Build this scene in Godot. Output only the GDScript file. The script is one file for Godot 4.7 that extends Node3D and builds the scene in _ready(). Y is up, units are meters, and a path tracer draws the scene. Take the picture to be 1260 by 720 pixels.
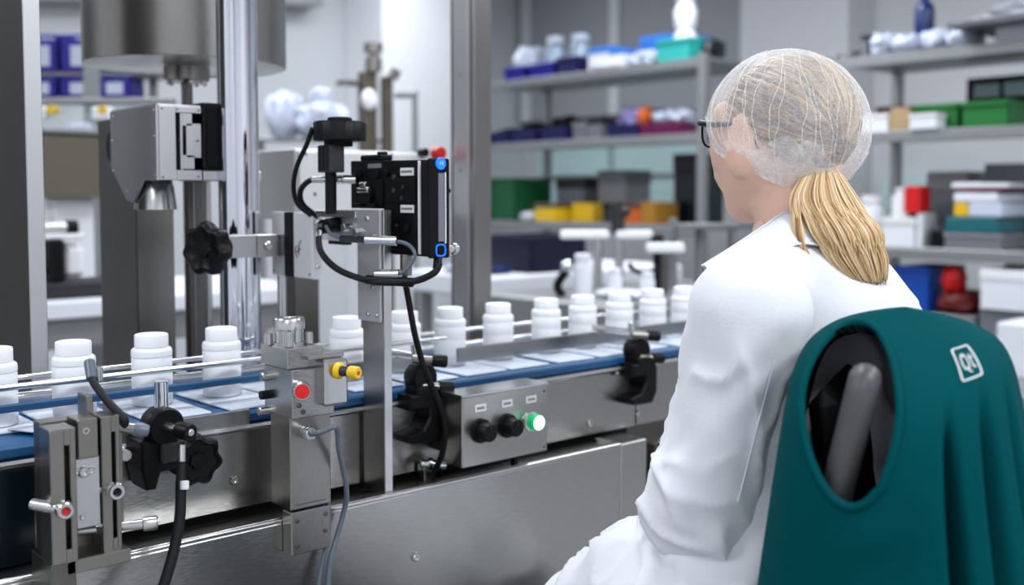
extends Node3D
# A packaging line in a bright laboratory: capped white bottles on a blue conveyor, steel machinery,
# a worker in a white coat and hair net, a teal vest hung over a chair, blurred shelving behind.
# World: x runs along the conveyor, -z across it away from the camera, y up, metres.

var M := {}          # materials
var used := {}       # names already taken at top level

# ------------------------------------------------------------------ mesh builder
class G:
	var v := PackedVector3Array()
	var n := PackedVector3Array()
	var uv := PackedVector2Array()
	var c := PackedColorArray()
	var col := Color(1, 1, 1)

	func tri(a: Vector3, b: Vector3, d: Vector3, na: Vector3, nb: Vector3, nd: Vector3) -> void:
		var f := (b - a).cross(d - a)
		if f.length_squared() < 1e-16:
			return
		if f.dot(na + nb + nd) > 0.0:
			v.append_array([a, d, b]); n.append_array([na, nd, nb])
		else:
			v.append_array([a, b, d]); n.append_array([na, nb, nd])
		c.append_array([col, col, col])

	func quad(a: Vector3, b: Vector3, d: Vector3, e: Vector3, nn: Vector3) -> void:
		tri(a, b, d, nn, nn, nn); tri(a, d, e, nn, nn, nn)

	func quads(a: Vector3, b: Vector3, d: Vector3, e: Vector3, na: Vector3, nb: Vector3, nd: Vector3, ne: Vector3) -> void:
		tri(a, b, d, na, nb, nd); tri(a, d, e, na, nd, ne)

	func xform(from: int, t: Transform3D) -> void:
		var nb := t.basis.inverse().transposed()
		for i in range(from, v.size()):
			v[i] = t * v[i]
			n[i] = (nb * n[i]).normalized()

	# chamfered box by centre and size
	func box(ce: Vector3, s: Vector3, bv := 0.0015, b := Basis()) -> void:
		var h := s * 0.5
		bv = minf(bv, minf(h.x, minf(h.y, h.z)) * 0.9)
		var from := v.size()
		var p := func(sx: float, sy: float, sz: float, ax: int) -> Vector3:
			var q := Vector3(sx * (h.x - bv), sy * (h.y - bv), sz * (h.z - bv))
			q[ax] = [sx, sy, sz][ax] * h[ax]
			return q
		for ax in 3:
			var u := (ax + 1) % 3
			var w := (ax + 2) % 3
			for s1 in [-1.0, 1.0]:
				var k := [[-1.0, -1.0], [1.0, -1.0], [1.0, 1.0], [-1.0, 1.0]]
				var q := []
				for e in k:
					var sg := [0.0, 0.0, 0.0]
					sg[ax] = s1; sg[u] = e[0]; sg[w] = e[1]
					q.append(p.call(sg[0], sg[1], sg[2], ax))
				var nn := Vector3(); nn[ax] = s1
				quad(q[0], q[1], q[2], q[3], nn)
			if bv <= 0.0:
				continue
			# the four edges that run along ax
			for su in [-1.0, 1.0]:
				for sw in [-1.0, 1.0]:
					var a0 := [0.0, 0.0, 0.0]
					var a1 := [0.0, 0.0, 0.0]
					a0[ax] = -1.0; a1[ax] = 1.0
					a0[u] = su; a1[u] = su; a0[w] = sw; a1[w] = sw
					var nn := Vector3(); nn[u] = su; nn[w] = sw
					nn = nn.normalized()
					quad(p.call(a0[0], a0[1], a0[2], u), p.call(a1[0], a1[1], a1[2], u), p.call(a1[0], a1[1], a1[2], w), p.call(a0[0], a0[1], a0[2], w), nn)
		if bv > 0.0:
			for sx in [-1.0, 1.0]:
				for sy in [-1.0, 1.0]:
					for sz in [-1.0, 1.0]:
						var nn := Vector3(sx, sy, sz).normalized()
						tri(p.call(sx, sy, sz, 0), p.call(sx, sy, sz, 1), p.call(sx, sy, sz, 2), nn, nn, nn)
		xform(from, Transform3D(b, ce))

	# box by its limits
	func lim(x0: float, x1: float, y0: float, y1: float, z0: float, z1: float, bv := 0.0015) -> void:
		box(Vector3(x0 + x1, y0 + y1, z0 + z1) * 0.5, Vector3(absf(x1 - x0), absf(y1 - y0), absf(z1 - z0)), bv)

	# turned profile [Vector2(radius, height)...] about an axis
	func lathe(o: Vector3, axis: Vector3, prof: Array, seg := 24, lobes := 0, lobe := 0.0) -> void:
		var from := v.size()
		var m := prof.size() - 1
		var sn := []
		for i in m:
			var d: Vector2 = prof[i + 1] - prof[i]
			sn.append(Vector2(d.y, -d.x).normalized())
		for i in m:
			if (prof[i + 1] - prof[i]).length() < 1e-7:
				continue
			var n0: Vector2 = sn[i]
			var n1: Vector2 = sn[i]
			if i > 0 and sn[i - 1].dot(sn[i]) > 0.72: n0 = (sn[i - 1] + sn[i]).normalized()
			if i < m - 1 and sn[i + 1].dot(sn[i]) > 0.72: n1 = (sn[i + 1] + sn[i]).normalized()
			for k in seg:
				var a0 := TAU * k / seg
				var a1 := TAU * (k + 1) / seg
				var l0 := 1.0 + lobe * cos(a0 * lobes)
				var l1 := 1.0 + lobe * cos(a1 * lobes)
				var d0 := Vector3(cos(a0), 0, sin(a0))
				var d1 := Vector3(cos(a1), 0, sin(a1))
				var e0 := d0
				var e1 := d1
				if lobes:
					e0 = (d0 + Vector3(-sin(a0), 0, cos(a0)) * lobe * lobes * sin(a0 * lobes)).normalized()
					e1 = (d1 + Vector3(-sin(a1), 0, cos(a1)) * lobe * lobes * sin(a1 * lobes)).normalized()
				var y := Vector3(0, 1, 0)
				quads(d0 * prof[i].x * l0 + y * prof[i].y, d1 * prof[i].x * l1 + y * prof[i].y, d1 * prof[i + 1].x * l1 + y * prof[i + 1].y, d0 * prof[i + 1].x * l0 + y * prof[i + 1].y,
					e0 * n0.x + y * n0.y, e1 * n0.x + y * n0.y, e1 * n1.x + y * n1.y, e0 * n1.x + y * n1.y)
		xform(from, Transform3D(basis_up(axis), o))

	static func basis_up(axis: Vector3) -> Basis:
		var y := axis.normalized()
		var h := Vector3(0, 0, 1) if absf(y.z) < 0.9 else Vector3(1, 0, 0)
		var x := y.cross(h).normalized()
		return Basis(x, y, x.cross(y))

	# solid cylinder between two points with small chamfers
	func cyl(a: Vector3, b: Vector3, r: float, seg := 20, bv := 0.001, r2 := -1.0) -> void:
		var l := (b - a).length()
		if r2 < 0.0: r2 = r
		bv = minf(bv, minf(l * 0.4, minf(r, r2) * 0.5))
		lathe(a, b - a, [Vector2(0, 0), Vector2(r - bv, 0), Vector2(r, bv), Vector2(r2, l - bv), Vector2(r2 - bv, l), Vector2(0, l)], seg)

	# swept round tube along points (smoothed)
	func tube(pts: Array, r, seg := 8, sub := 5, caps := true) -> void:
		var p := []
		var rr := []
		var m := pts.size()
		for i in m - 1:
			var p0: Vector3 = pts[maxi(i - 1, 0)]
			var p1: Vector3 = pts[i]
			var p2: Vector3 = pts[i + 1]
			var p3: Vector3 = pts[mini(i + 2, m - 1)]
			for s in sub:
				var t := float(s) / sub
				p.append(p1.cubic_interpolate(p2, p0, p3, t))
				rr.append(r if r is float else lerpf(r[i], r[i + 1], t))
		p.append(pts[m - 1]); rr.append(r if r is float else r[m - 1])
		var tan0: Vector3 = (p[1] - p[0]).normalized()
		var h := Vector3(0, 1, 0) if absf(tan0.y) < 0.9 else Vector3(1, 0, 0)
		var x := tan0.cross(h).normalized()
		var ring := []
		var nrm := []
		for i in p.size():
			var tg: Vector3 = (p[mini(i + 1, p.size() - 1)] - p[maxi(i - 1, 0)]).normalized()
			x = (x - tg * x.dot(tg)).normalized()
			var y := tg.cross(x)
			var a := []
			var b := []
			for k in seg:
				var an := TAU * k / seg
				var d := x * cos(an) + y * sin(an)
				a.append(p[i] + d * rr[i]); b.append(d)
			ring.append(a); nrm.append(b)
		for i in p.size() - 1:
			for k in seg:
				var k1 := (k + 1) % seg
				quads(ring[i][k], ring[i][k1], ring[i + 1][k1], ring[i + 1][k], nrm[i][k], nrm[i][k1], nrm[i + 1][k1], nrm[i + 1][k])
		if caps:
			for e in [0, p.size() - 1]:
				var nn: Vector3 = -tan0 if e == 0 else (p[e] - p[e - 1]).normalized()
				for k in range(1, seg - 1):
					tri(ring[e][0], ring[e][k], ring[e][k + 1], nn, nn, nn)

	# outline in the local xy plane pushed along local z (centred), chamfered
	func prism(poly: Array, depth: float, t: Transform3D, bv := 0.001) -> void:
		var from := v.size()
		var m := poly.size()
		var area := 0.0
		for i in m:
			area += poly[i].x * poly[(i + 1) % m].y - poly[(i + 1) % m].x * poly[i].y
		var sg := 1.0 if area > 0 else -1.0
		var ins := PackedVector2Array()
		for i in m:
			var e0: Vector2 = (poly[i] - poly[(i + m - 1) % m]).normalized()
			var e1: Vector2 = (poly[(i + 1) % m] - poly[i]).normalized()
			var o := (Vector2(e0.y, -e0.x) + Vector2(e1.y, -e1.x)) * sg
			ins.append(poly[i] - o.normalized() * bv / maxf(0.4, o.length() * 0.5))
		var h := depth * 0.5
		var idx := Geometry2D.triangulate_polygon(ins)
		for z in [-h, h]:
			var nn := Vector3(0, 0, signf(z))
			for k in range(0, idx.size(), 3):
				var a := ins[idx[k]]; var b := ins[idx[k + 1]]; var d := ins[idx[k + 2]]
				tri(Vector3(a.x, a.y, z), Vector3(b.x, b.y, z), Vector3(d.x, d.y, z), nn, nn, nn)
		for i in m:
			var j := (i + 1) % m
			var e: Vector2 = (poly[j] - poly[i]).normalized()
			var o := Vector3(e.y, -e.x, 0) * sg
			quad(Vector3(poly[i].x, poly[i].y, -h + bv), Vector3(poly[j].x, poly[j].y, -h + bv), Vector3(poly[j].x, poly[j].y, h - bv), Vector3(poly[i].x, poly[i].y, h - bv), o)
			if bv > 0.0:
				for z in [-1.0, 1.0]:
					var nn := (o + Vector3(0, 0, z)).normalized()
					quad(Vector3(poly[i].x, poly[i].y, z * (h - bv)), Vector3(poly[j].x, poly[j].y, z * (h - bv)), Vector3(ins[j].x, ins[j].y, z * h), Vector3(ins[i].x, ins[i].y, z * h), nn)
		xform(from, t)

	# smooth grid of points p[j * nu + i]; where keep is given, a quad is made only if keep[j * nu + i]
	func grid(p: PackedVector3Array, nu: int, nv: int, closed := false, flip := false, keep: Array = []) -> void:
		var nr := PackedVector3Array()
		nr.resize(nu * nv)
		for j in nv:
			for i in nu:
				var i0 := (i + nu - 1) % nu if closed else maxi(i - 1, 0)
				var i1 := (i + 1) % nu if closed else mini(i + 1, nu - 1)
				var d := (p[j * nu + i1] - p[j * nu + i0]).cross(p[mini(j + 1, nv - 1) * nu + i] - p[maxi(j - 1, 0) * nu + i])
				nr[j * nu + i] = d.normalized() * (-1.0 if flip else 1.0)
		for j in nv - 1:
			for i in (nu if closed else nu - 1):
				if keep.size() and not keep[j * nu + i]:
					continue
				var a := j * nu + i
				var b := j * nu + (i + 1) % nu
				quads(p[a], p[b], p[b + nu], p[a + nu], nr[a], nr[b], nr[b + nu], nr[a + nu])

	func ell(ce: Vector3, r: Vector3, seg := 20, b := Basis()) -> void:
		var from := v.size()
		var pr := []
		var m := maxi(6, seg / 2)
		for i in m + 1:
			var a := PI * i / m
			pr.append(Vector2(sin(a), -cos(a)))
		lathe(Vector3(), Vector3(0, 1, 0), pr, seg)
		xform(from, Transform3D(b * Basis.from_scale(r), ce))

	func mesh(shift: Vector3) -> ArrayMesh:
		var a := []
		a.resize(Mesh.ARRAY_MAX)
		var w := PackedVector3Array(v)
		for i in w.size():
			w[i] -= shift
		a[Mesh.ARRAY_VERTEX] = w
		a[Mesh.ARRAY_NORMAL] = n
		a[Mesh.ARRAY_COLOR] = c
		if uv.size() == w.size():
			a[Mesh.ARRAY_TEX_UV] = uv
		var m := ArrayMesh.new()
		m.add_surface_from_arrays(Mesh.PRIMITIVE_TRIANGLES, a)
		return m

# ------------------------------------------------------------------ bodies from joints: a field of tapered capsules and ellipsoids, meshed as surface nets
class Field:
	var lo: Vector3
	var cell: float
	var d: Vector3i
	var f: PackedFloat32Array
	var k: float

	func _init(lo_: Vector3, hi: Vector3, cell_: float, blend: float) -> void:
		lo = lo_; cell = cell_; k = 1.0 / blend
		d = Vector3i(((hi - lo_) / cell_).ceil()) + Vector3i(1, 1, 1)
		f = PackedFloat32Array(); f.resize(d.x * d.y * d.z); f.fill(0.0)

	func span(a: Vector3, b: Vector3) -> Array:
		var i0 := Vector3i(((a - lo) / cell).floor()).clamp(Vector3i(), d - Vector3i(1, 1, 1))
		var i1 := Vector3i(((b - lo) / cell).ceil()).clamp(Vector3i(), d - Vector3i(1, 1, 1))
		return [i0, i1]

	func bone(a: Vector3, b: Vector3, ra: float, rb: float, squash := Vector3(1, 1, 1)) -> void:
		var m := maxf(ra, rb) + 3.5 / k
		var s := span(a.min(b) - Vector3(m, m, m) / squash, a.max(b) + Vector3(m, m, m) / squash)
		var ab := (b - a) * squash
		var l2 := maxf(ab.length_squared(), 1e-9)
		for z in range(s[0].z, s[1].z + 1):
			for y in range(s[0].y, s[1].y + 1):
				var at := (z * d.y + y) * d.x
				for x in range(s[0].x, s[1].x + 1):
					var q := (lo + Vector3(x, y, z) * cell - a) * squash
					var t := clampf(q.dot(ab) / l2, 0.0, 1.0)
					var e := (q - ab * t).length() - lerpf(ra, rb, t)
					if e < m:
						f[at + x] += exp(clampf(-e * k, -30.0, 30.0))

	func ell(ce: Vector3, r: Vector3, sign_ := 1.0) -> void:
		var m := 3.5 / k
		var s := span(ce - r - Vector3(m, m, m), ce + r + Vector3(m, m, m))
		var mn := minf(r.x, minf(r.y, r.z))
		for z in range(s[0].z, s[1].z + 1):
			for y in range(s[0].y, s[1].y + 1):
				var at := (z * d.y + y) * d.x
				for x in range(s[0].x, s[1].x + 1):
					var q := (lo + Vector3(x, y, z) * cell - ce)
					var l := (q / r).length()
					var g := (q / (r * r)).length()
					var e := l * (l - 1.0) / maxf(g, 1e-6) if l > 0.05 else -mn
					if sign_ > 0.0:
						f[at + x] += exp(clampf(-e * k, -30.0, 30.0))
					else:
						f[at + x] *= 1.0 - 1.0 / (1.0 + exp(clampf(e * k, -30.0, 30.0)))

	# adds the surface to g; push(point, normal) may give a displacement along the normal
	func net(g: G, push = null) -> void:
		var id := {}
		var p := PackedVector3Array()
		var w := PackedInt32Array()
		var sx := 1
		var sy := d.x
		var sz := d.x * d.y
		var val := PackedFloat32Array(); val.resize(f.size())
		for i in f.size():
			val[i] = -log(maxf(f[i], 1e-12)) / k
		var corner := [0, sx, sy, sx + sy, sz, sx + sz, sy + sz, sx + sy + sz]
		var edges := [[0, 1], [2, 3], [4, 5], [6, 7], [0, 2], [1, 3], [4, 6], [5, 7], [0, 4], [1, 5], [2, 6], [3, 7]]
		for z in d.z - 1:
			for y in d.y - 1:
				var at := z * sz + y * sy
				for x in d.x - 1:
					var i := at + x
					var any := false
					var v0 := val[i] < 0.0
					for q in corner:
						if (val[i + q] < 0.0) != v0:
							any = true
							break
					if not any:
						continue
					var sum := Vector3()
					var cnt := 0
					for e in edges:
						var a: float = val[i + corner[e[0]]]
						var b: float = val[i + corner[e[1]]]
						if (a < 0.0) != (b < 0.0):
							var t := a / (a - b)
							var pa := Vector3(e[0] & 1, (e[0] >> 1) & 1, e[0] >> 2)
							var pb := Vector3(e[1] & 1, (e[1] >> 1) & 1, e[1] >> 2)
							sum += pa.lerp(pb, t); cnt += 1
					id[i] = p.size()
					p.append(lo + (Vector3(x, y, z) + sum / cnt) * cell)
		for z in range(1, d.z - 1):
			for y in range(1, d.y - 1):
				for x in range(1, d.x - 1):
					var i := z * sz + y * sy + x
					var a := val[i] < 0.0
					for ax in 3:
						var st: int = [sx, sy, sz][ax]
						var b := val[i + st] < 0.0
						if a == b:
							continue
						var u: int = [sy, sz, sx][ax]
						var t: int = [sz, sx, sy][ax]
						var q := [i, i - u, i - u - t, i - t]
						if not (id.has(q[0]) and id.has(q[1]) and id.has(q[2]) and id.has(q[3])):
							continue
						var r := [id[q[0]], id[q[1]], id[q[2]], id[q[3]]]
						if not a:
							r.reverse()
						w.append_array([r[0], r[1], r[2], r[0], r[2], r[3]])
		var nr := normals(p, w)
		if push != null:
			for i in p.size():
				p[i] += nr[i] * push.call(p[i], nr[i])
			nr = normals(p, w)
		for i in range(0, w.size(), 3):
			g.tri(p[w[i]], p[w[i + 1]], p[w[i + 2]], nr[w[i]], nr[w[i + 1]], nr[w[i + 2]])

	func normals(p: PackedVector3Array, w: PackedInt32Array) -> PackedVector3Array:
		var nr := PackedVector3Array(); nr.resize(p.size())
		for i in range(0, w.size(), 3):
			var c := (p[w[i + 1]] - p[w[i]]).cross(p[w[i + 2]] - p[w[i]])
			for q in 3:
				nr[w[i + q]] += c
		for i in nr.size():
			nr[i] = nr[i].normalized()
		return nr

# ------------------------------------------------------------------ scene tree helpers
func numbered(called: String) -> String:
	if not used.has(called):
		used[called] = 0
		return called
	used[called] += 1
	return "%s_%03d" % [called, used[called]]

func thing(called: String, label: String, category: String, at: Vector3, group := "") -> Node3D:
	var o := Node3D.new()
	o.name = numbered(called)
	add_child(o, true)
	o.position = at
	tag(o, label, category, group)
	return o

func tag(o: Node3D, label: String, category: String, group := "") -> void:
	o.set_meta("label", label)
	o.set_meta("category", category)
	if group:
		o.set_meta("group", group)

# geometry in g is in world coordinates; the part hangs under parent
func part(parent: Node3D, called: String, g: G, m: Material, label := "") -> MeshInstance3D:
	var o := MeshInstance3D.new()
	o.name = called
	o.mesh = g.mesh(parent.global_position)
	o.material_override = null
	o.mesh.surface_set_material(0, m)
	if label:
		o.set_meta("label", label)
	parent.add_child(o, true)
	return o

# a thing of one mesh
func single(called: String, label: String, category: String, g: G, m: Material, at: Vector3, group := "") -> MeshInstance3D:
	var o := MeshInstance3D.new()
	o.name = numbered(called)
	o.mesh = g.mesh(at)
	o.mesh.surface_set_material(0, m)
	add_child(o, true)
	o.position = at
	tag(o, label, category, group)
	return o

func struct(called: String, g: G, m: Material, parent: Node3D = null) -> MeshInstance3D:
	var o := MeshInstance3D.new()
	o.name = called
	o.mesh = g.mesh(Vector3())
	o.mesh.surface_set_material(0, m)
	if parent:
		parent.add_child(o, true)
	else:
		add_child(o, true)
		o.set_meta("kind", "structure")
		var lb: String = called.replace("_", " ")
		o.set_meta("label", STRUCT.get(called, lb + " of the laboratory room"))
		o.set_meta("category", called.get_slice("_", 0))
	return o

func copy(o: Node3D, called: String, label: String, at: Vector3, turn := 0.0) -> Node3D:
	var r: Node3D = o.duplicate()
	r.name = numbered(called)
	add_child(r, true)
	r.position = at
	r.rotation.y = turn
	r.set_meta("label", label)
	return r

func b(lims: Array, bv := 0.0015) -> G:   # a G that holds one box given by its limits
	var g := G.new()
	g.lim(lims[0], lims[1], lims[2], lims[3], lims[4], lims[5], bv)
	return g

func V(x: float, y: float, z: float) -> Vector3:
	return Vector3(x, y, z)

# ------------------------------------------------------------------ materials
func noise(freq: float, sd: int, type := FastNoiseLite.TYPE_SIMPLEX_SMOOTH, oct := 3) -> FastNoiseLite:
	var f := FastNoiseLite.new()
	f.seed = sd; f.noise_type = type; f.frequency = freq; f.fractal_octaves = oct
	return f

func ntex(freq: float, sd: int, size := 256, normal := false, c0 := Color(0, 0, 0), c1 := Color(1, 1, 1), bump := 4.0) -> NoiseTexture2D:
	var t := NoiseTexture2D.new()
	t.width = size; t.height = size; t.seamless = true
	t.noise = noise(freq, sd)
	if normal:
		t.as_normal_map = true; t.bump_strength = bump
	else:
		var r := Gradient.new()
		r.set_color(0, c0); r.set_color(1, c1)
		t.color_ramp = r
	return t

func mat(called: String, col: Color, rough: float, metal := 0.0) -> StandardMaterial3D:
	var m := StandardMaterial3D.new()
	m.resource_name = called
	m.albedo_color = col
	m.roughness = rough
	m.metallic = metal
	M[called] = m
	return m

func brushed(called: String, col: Color, rough: float, dir: Vector3) -> StandardMaterial3D:
	var m := mat(called, col, rough, 1.0)
	m.uv1_triplanar = true; m.uv1_world_triplanar = true
	m.uv1_scale = dir
	m.albedo_texture = tone
	m.normal_enabled = true
	m.normal_texture = brush_n
	m.normal_scale = 0.06
	return m

var tone: NoiseTexture2D
var brush_n: NoiseTexture2D

func glowing(called: String, col: Color, energy: float) -> StandardMaterial3D:
	var m := mat(called, col, 0.4)
	m.emission_enabled = true
	m.emission = col
	m.emission_energy_multiplier = energy
	return m

func materials() -> void:
	tone = ntex(0.12, 3, 512, false, Color(0.90, 0.90, 0.90), Color(1, 1, 1))
	brush_n = ntex(0.16, 5, 512, true, Color(), Color(), 3.0)
	brushed("steel", Color(0.70, 0.695, 0.685), 0.27, V(0.5, 11, 11))          # brushed along x
	brushed("steel_up", Color(0.62, 0.61, 0.595), 0.29, V(11, 0.5, 11))        # brushed upright
	brushed("steel_dark", Color(0.47, 0.46, 0.445), 0.34, V(11, 0.5, 11))
	mat("chrome", Color(0.86, 0.87, 0.9), 0.1, 1.0)
	mat("bright_steel", Color(0.78, 0.78, 0.78), 0.22, 1.0)
	mat("aluminium", Color(0.74, 0.74, 0.75), 0.42, 0.85)
	mat("cast_steel", Color(0.55, 0.54, 0.52), 0.3, 1.0)
	mat("black", Color(0.035, 0.035, 0.04), 0.42).metallic_specular = 0.3
	mat("black_matt", Color(0.045, 0.045, 0.05), 0.7).metallic_specular = 0.25
	mat("chair_gray", Color(0.27, 0.265, 0.275), 0.45)
	mat("dark_gray", Color(0.13, 0.13, 0.145), 0.5)
	mat("rubber", Color(0.09, 0.095, 0.11), 0.55).metallic_specular = 0.3
	mat("hose", Color(0.34, 0.38, 0.42), 0.35)
	mat("white_plastic", Color(0.90, 0.905, 0.92), 0.42)
	mat("cap_white", Color(0.93, 0.935, 0.945), 0.45)
	mat("plate_white", Color(0.80, 0.83, 0.88), 0.28)
	mat("belt_blue", Color(0.02, 0.30, 0.49), 0.4)
	mat("rail_blue", Color(0.01, 0.265, 0.43), 0.5)
	mat("red", Color(0.80, 0.07, 0.07), 0.35)
	mat("yellow", Color(0.86, 0.70, 0.10), 0.4)
	mat("blue_button", Color(0.02, 0.35, 0.85), 0.35)
	mat("label_white", Color(0.85, 0.85, 0.85), 0.5)
	mat("label_ink", Color(0.35, 0.35, 0.37), 0.6)
	mat("teal_panel", Color(0.03, 0.09, 0.12), 0.25)
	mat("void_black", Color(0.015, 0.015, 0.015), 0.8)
	# room
	var fl := mat("floor", Color(0.66, 0.66, 0.67), 0.3)
	fl.albedo_texture = ntex(0.01, 9, 256, false, Color(0.85, 0.85, 0.85), Color(1, 1, 1)); fl.uv1_triplanar = true; fl.uv1_world_triplanar = true; fl.uv1_scale = V(0.7, 0.7, 0.7)
	for w in [["wall", Color(0.80, 0.81, 0.825)], ["wall_dim", Color(0.82, 0.82, 0.83)], ["wall_gray", Color(0.60, 0.61, 0.63)], ["wall_mid", Color(0.80, 0.805, 0.82)], ["wall_green", Color(0.74, 0.85, 0.85)], ["ceiling", Color(0.92, 0.925, 0.935)], ["wall_white", Color(0.95, 0.955, 0.97)]]:
		var wm := mat(w[0], w[1], 0.75)
		wm.normal_enabled = true; wm.normal_texture = brush_n; wm.normal_scale = 0.1; wm.uv1_triplanar = true; wm.uv1_world_triplanar = true; wm.uv1_scale = V(3, 3, 3)
	mat("rack", Color(0.55, 0.555, 0.565), 0.45, 0.5)
	mat("purple", Color(0.10, 0.05, 0.55), 0.45)
	mat("navy", Color(0.05, 0.05, 0.32), 0.5)
	mat("navy_dark", Color(0.03, 0.03, 0.17), 0.5)
	mat("magenta", Color(0.42, 0.02, 0.30), 0.5)
	mat("green", Color(0.0, 0.42, 0.14), 0.5)
	mat("green_dark", Color(0.0, 0.32, 0.17), 0.5)
	mat("teal_plastic", Color(0.16, 0.66, 0.64), 0.5)
	mat("sky_blue", Color(0.20, 0.48, 0.82), 0.5)
	mat("bottle_blue", Color(0.02, 0.14, 0.36), 0.3)
	mat("bin_blue", Color(0.0, 0.27, 0.66), 0.45)
	mat("card", Color(0.66, 0.56, 0.42), 0.8)
	mat("brown", Color(0.33, 0.22, 0.13), 0.8)
	mat("orange", Color(0.72, 0.33, 0.08), 0.6)
	mat("gray_plastic", Color(0.42, 0.43, 0.46), 0.5)
	mat("paper", Color(0.86, 0.87, 0.9), 0.7)
	mat("bag", Color(0.76, 0.79, 0.86), 0.3)
	mat("beige_steel", Color(0.40, 0.375, 0.33), 0.4, 0.5)
	mat("teal_box", Color(0.0, 0.36, 0.40), 0.5)
	mat("clear", Color(0.75, 0.85, 0.95, 0.35), 0.2).transparency = BaseMaterial3D.TRANSPARENCY_ALPHA
	mat("pane", Color(0.75, 0.85, 0.85, 0.2), 0.05).transparency = BaseMaterial3D.TRANSPARENCY_ALPHA
	mat("door_gray", Color(0.36, 0.36, 0.365), 0.5)
	mat("lens", Color(0.6, 0.65, 0.7, 0.25), 0.04).transparency = BaseMaterial3D.TRANSPARENCY_ALPHA
	glowing("panel_glow", Color(0.93, 0.96, 1.0), 3.0)
	glowing("green_lamp_glow", Color(0.72, 1.0, 0.90), 2.2)
	glowing("green_lens", Color(0.0, 0.72, 0.42), 0.3)
	glowing("blue_led", Color(0.05, 0.42, 1.0), 0.9)
	# person and cloth
	var skin := mat("skin", Color(0.885, 0.725, 0.64), 0.5)
	skin.subsurf_scatter_enabled = true; skin.subsurf_scatter_strength = 0.12
	var coat := mat("coat", Color(0.865, 0.87, 0.895), 0.85)
	coat.rim_enabled = true; coat.rim = 0.25
	coat.normal_enabled = true; coat.normal_texture = ntex(0.09, 21, 256, true, Color(), Color(), 2.0); coat.normal_scale = 0.25
	coat.uv1_triplanar = true; coat.uv1_scale = V(9, 9, 9)
	mat("seam", Color(0.80, 0.81, 0.85), 0.9)
	var vest := mat("vest", Color(0.0, 0.255, 0.275), 0.8)
	vest.metallic_specular = 0.12
	vest.normal_enabled = true; vest.normal_texture = brush_n; vest.normal_scale = 0.12; vest.uv1_triplanar = true; vest.uv1_scale = V(20, 20, 20)
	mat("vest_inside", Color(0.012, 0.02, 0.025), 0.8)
	mat("print", Color(0.88, 0.9, 0.9), 0.6)
	var hair := mat("hair", Color(1, 1, 1), 0.42)
	hair.vertex_color_use_as_albedo = true
	mat("hair_cap", Color(0.50, 0.39, 0.26), 0.6)
	mat("aluminium_pale", Color(0.84, 0.84, 0.845), 0.45, 0.35)
	var net := mat("net", Color(1.0, 1.0, 1.0), 0.7)
	net.albedo_texture = fibres()
	net.transparency = BaseMaterial3D.TRANSPARENCY_ALPHA
	net.uv1_triplanar = true; net.uv1_scale = V(9, 9, 9)
	var hem := net.duplicate()
	hem.resource_name = "net_hem"
	hem.uv1_scale = V(6, 6, 6)
	hem.backlight_enabled = true; hem.backlight = Color(0.4, 0.4, 0.4)
	M["net_hem"] = hem
	net.backlight_enabled = true; net.backlight = Color(0.5, 0.5, 0.5)

# the web of a non-woven hair net: white threads on a thin veil, in the alpha channel
func fibres() -> ImageTexture:
	var s := 512
	var im := Image.create(s, s, true, Image.FORMAT_RGBA8)
	im.fill(Color(1, 1, 1, 0.24))
	var rng := RandomNumberGenerator.new()
	rng.seed = 12
	for k in 560:
		var p := Vector2(rng.randf() * s, rng.randf() * s)
		var a := rng.randf() * TAU
		var al := rng.randf_range(0.3, 0.7)
		for q in rng.randi_range(60, 160):
			a += rng.randf_range(-0.12, 0.12)
			p += Vector2(cos(a), sin(a))
			var xi := posmod(int(p.x), s)
			var yi := posmod(int(p.y), s)
			im.set_pixel(xi, yi, Color(1, 1, 1, maxf(al, im.get_pixel(xi, yi).a)))
	im.generate_mipmaps()
	return ImageTexture.create_from_image(im)

const STRUCT := {
	"floor": "grey sealed floor of the laboratory room",
	"ceiling": "pale flat ceiling that carries the light panels",
	"wall_back": "pale wall behind the left machinery, far from the camera",
	"wall_right": "grey wall behind the steel shelving",
	"door_1": "dark grey double door in the back wall, out of view on the left",
	"wall_left": "pale side wall out of view on the left",
	"wall_front": "pale wall behind the camera",
}

# ------------------------------------------------------------------ the scene
func _ready() -> void:
	# camera
	var cam := Camera3D.new()
	cam.name = "camera"
	add_child(cam)
	cam.projection = Camera3D.PROJECTION_FRUSTUM
	cam.near = 0.1; cam.far = 60.0
	cam.size = 0.1 * 720.0 / 1300.0                    # focal length 1300 pixels
	cam.frustum_offset = Vector2(0, -0.1 * 46.0 / 1300.0)
	cam.position = V(0, 1.2, 0)
	cam.rotation = V(deg_to_rad(-3.3), deg_to_rad(-41), 0)
	var ca := CameraAttributesPhysical.new()
	ca.frustum_near = 0.1; ca.frustum_far = 60.0
	ca.frustum_focal_length = 50.0
	ca.exposure_aperture = 50.0 / 13.0                 # a 13 mm pupil
	ca.frustum_focus_distance = 1.33
	ca.auto_exposure_enabled = false
	cam.attributes = ca
	# environment and exposure
	var we := WorldEnvironment.new()
	we.name = "environment"
	var e := Environment.new()
	e.background_mode = Environment.BG_COLOR
	e.background_color = Color(0.05, 0.05, 0.055)
	e.tonemap_mode = Environment.TONE_MAPPER_LINEAR
	e.tonemap_exposure = EXPOSURE
	e.sdfgi_enabled = true; e.ssao_enabled = true; e.ssil_enabled = true
	we.environment = e
	add_child(we)
	materials()
	ceiling_lights()
	room()
	conveyor()
	cabinet()
	posts_and_hopper()
	column_and_sensor()
	inspection()
	valve()
	control_box()
	left_bracket()
	clamps()
	cables()
	bottles()
	person()
	chair()
	vest()
	shelves()
	right_items()
	back_left()

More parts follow.
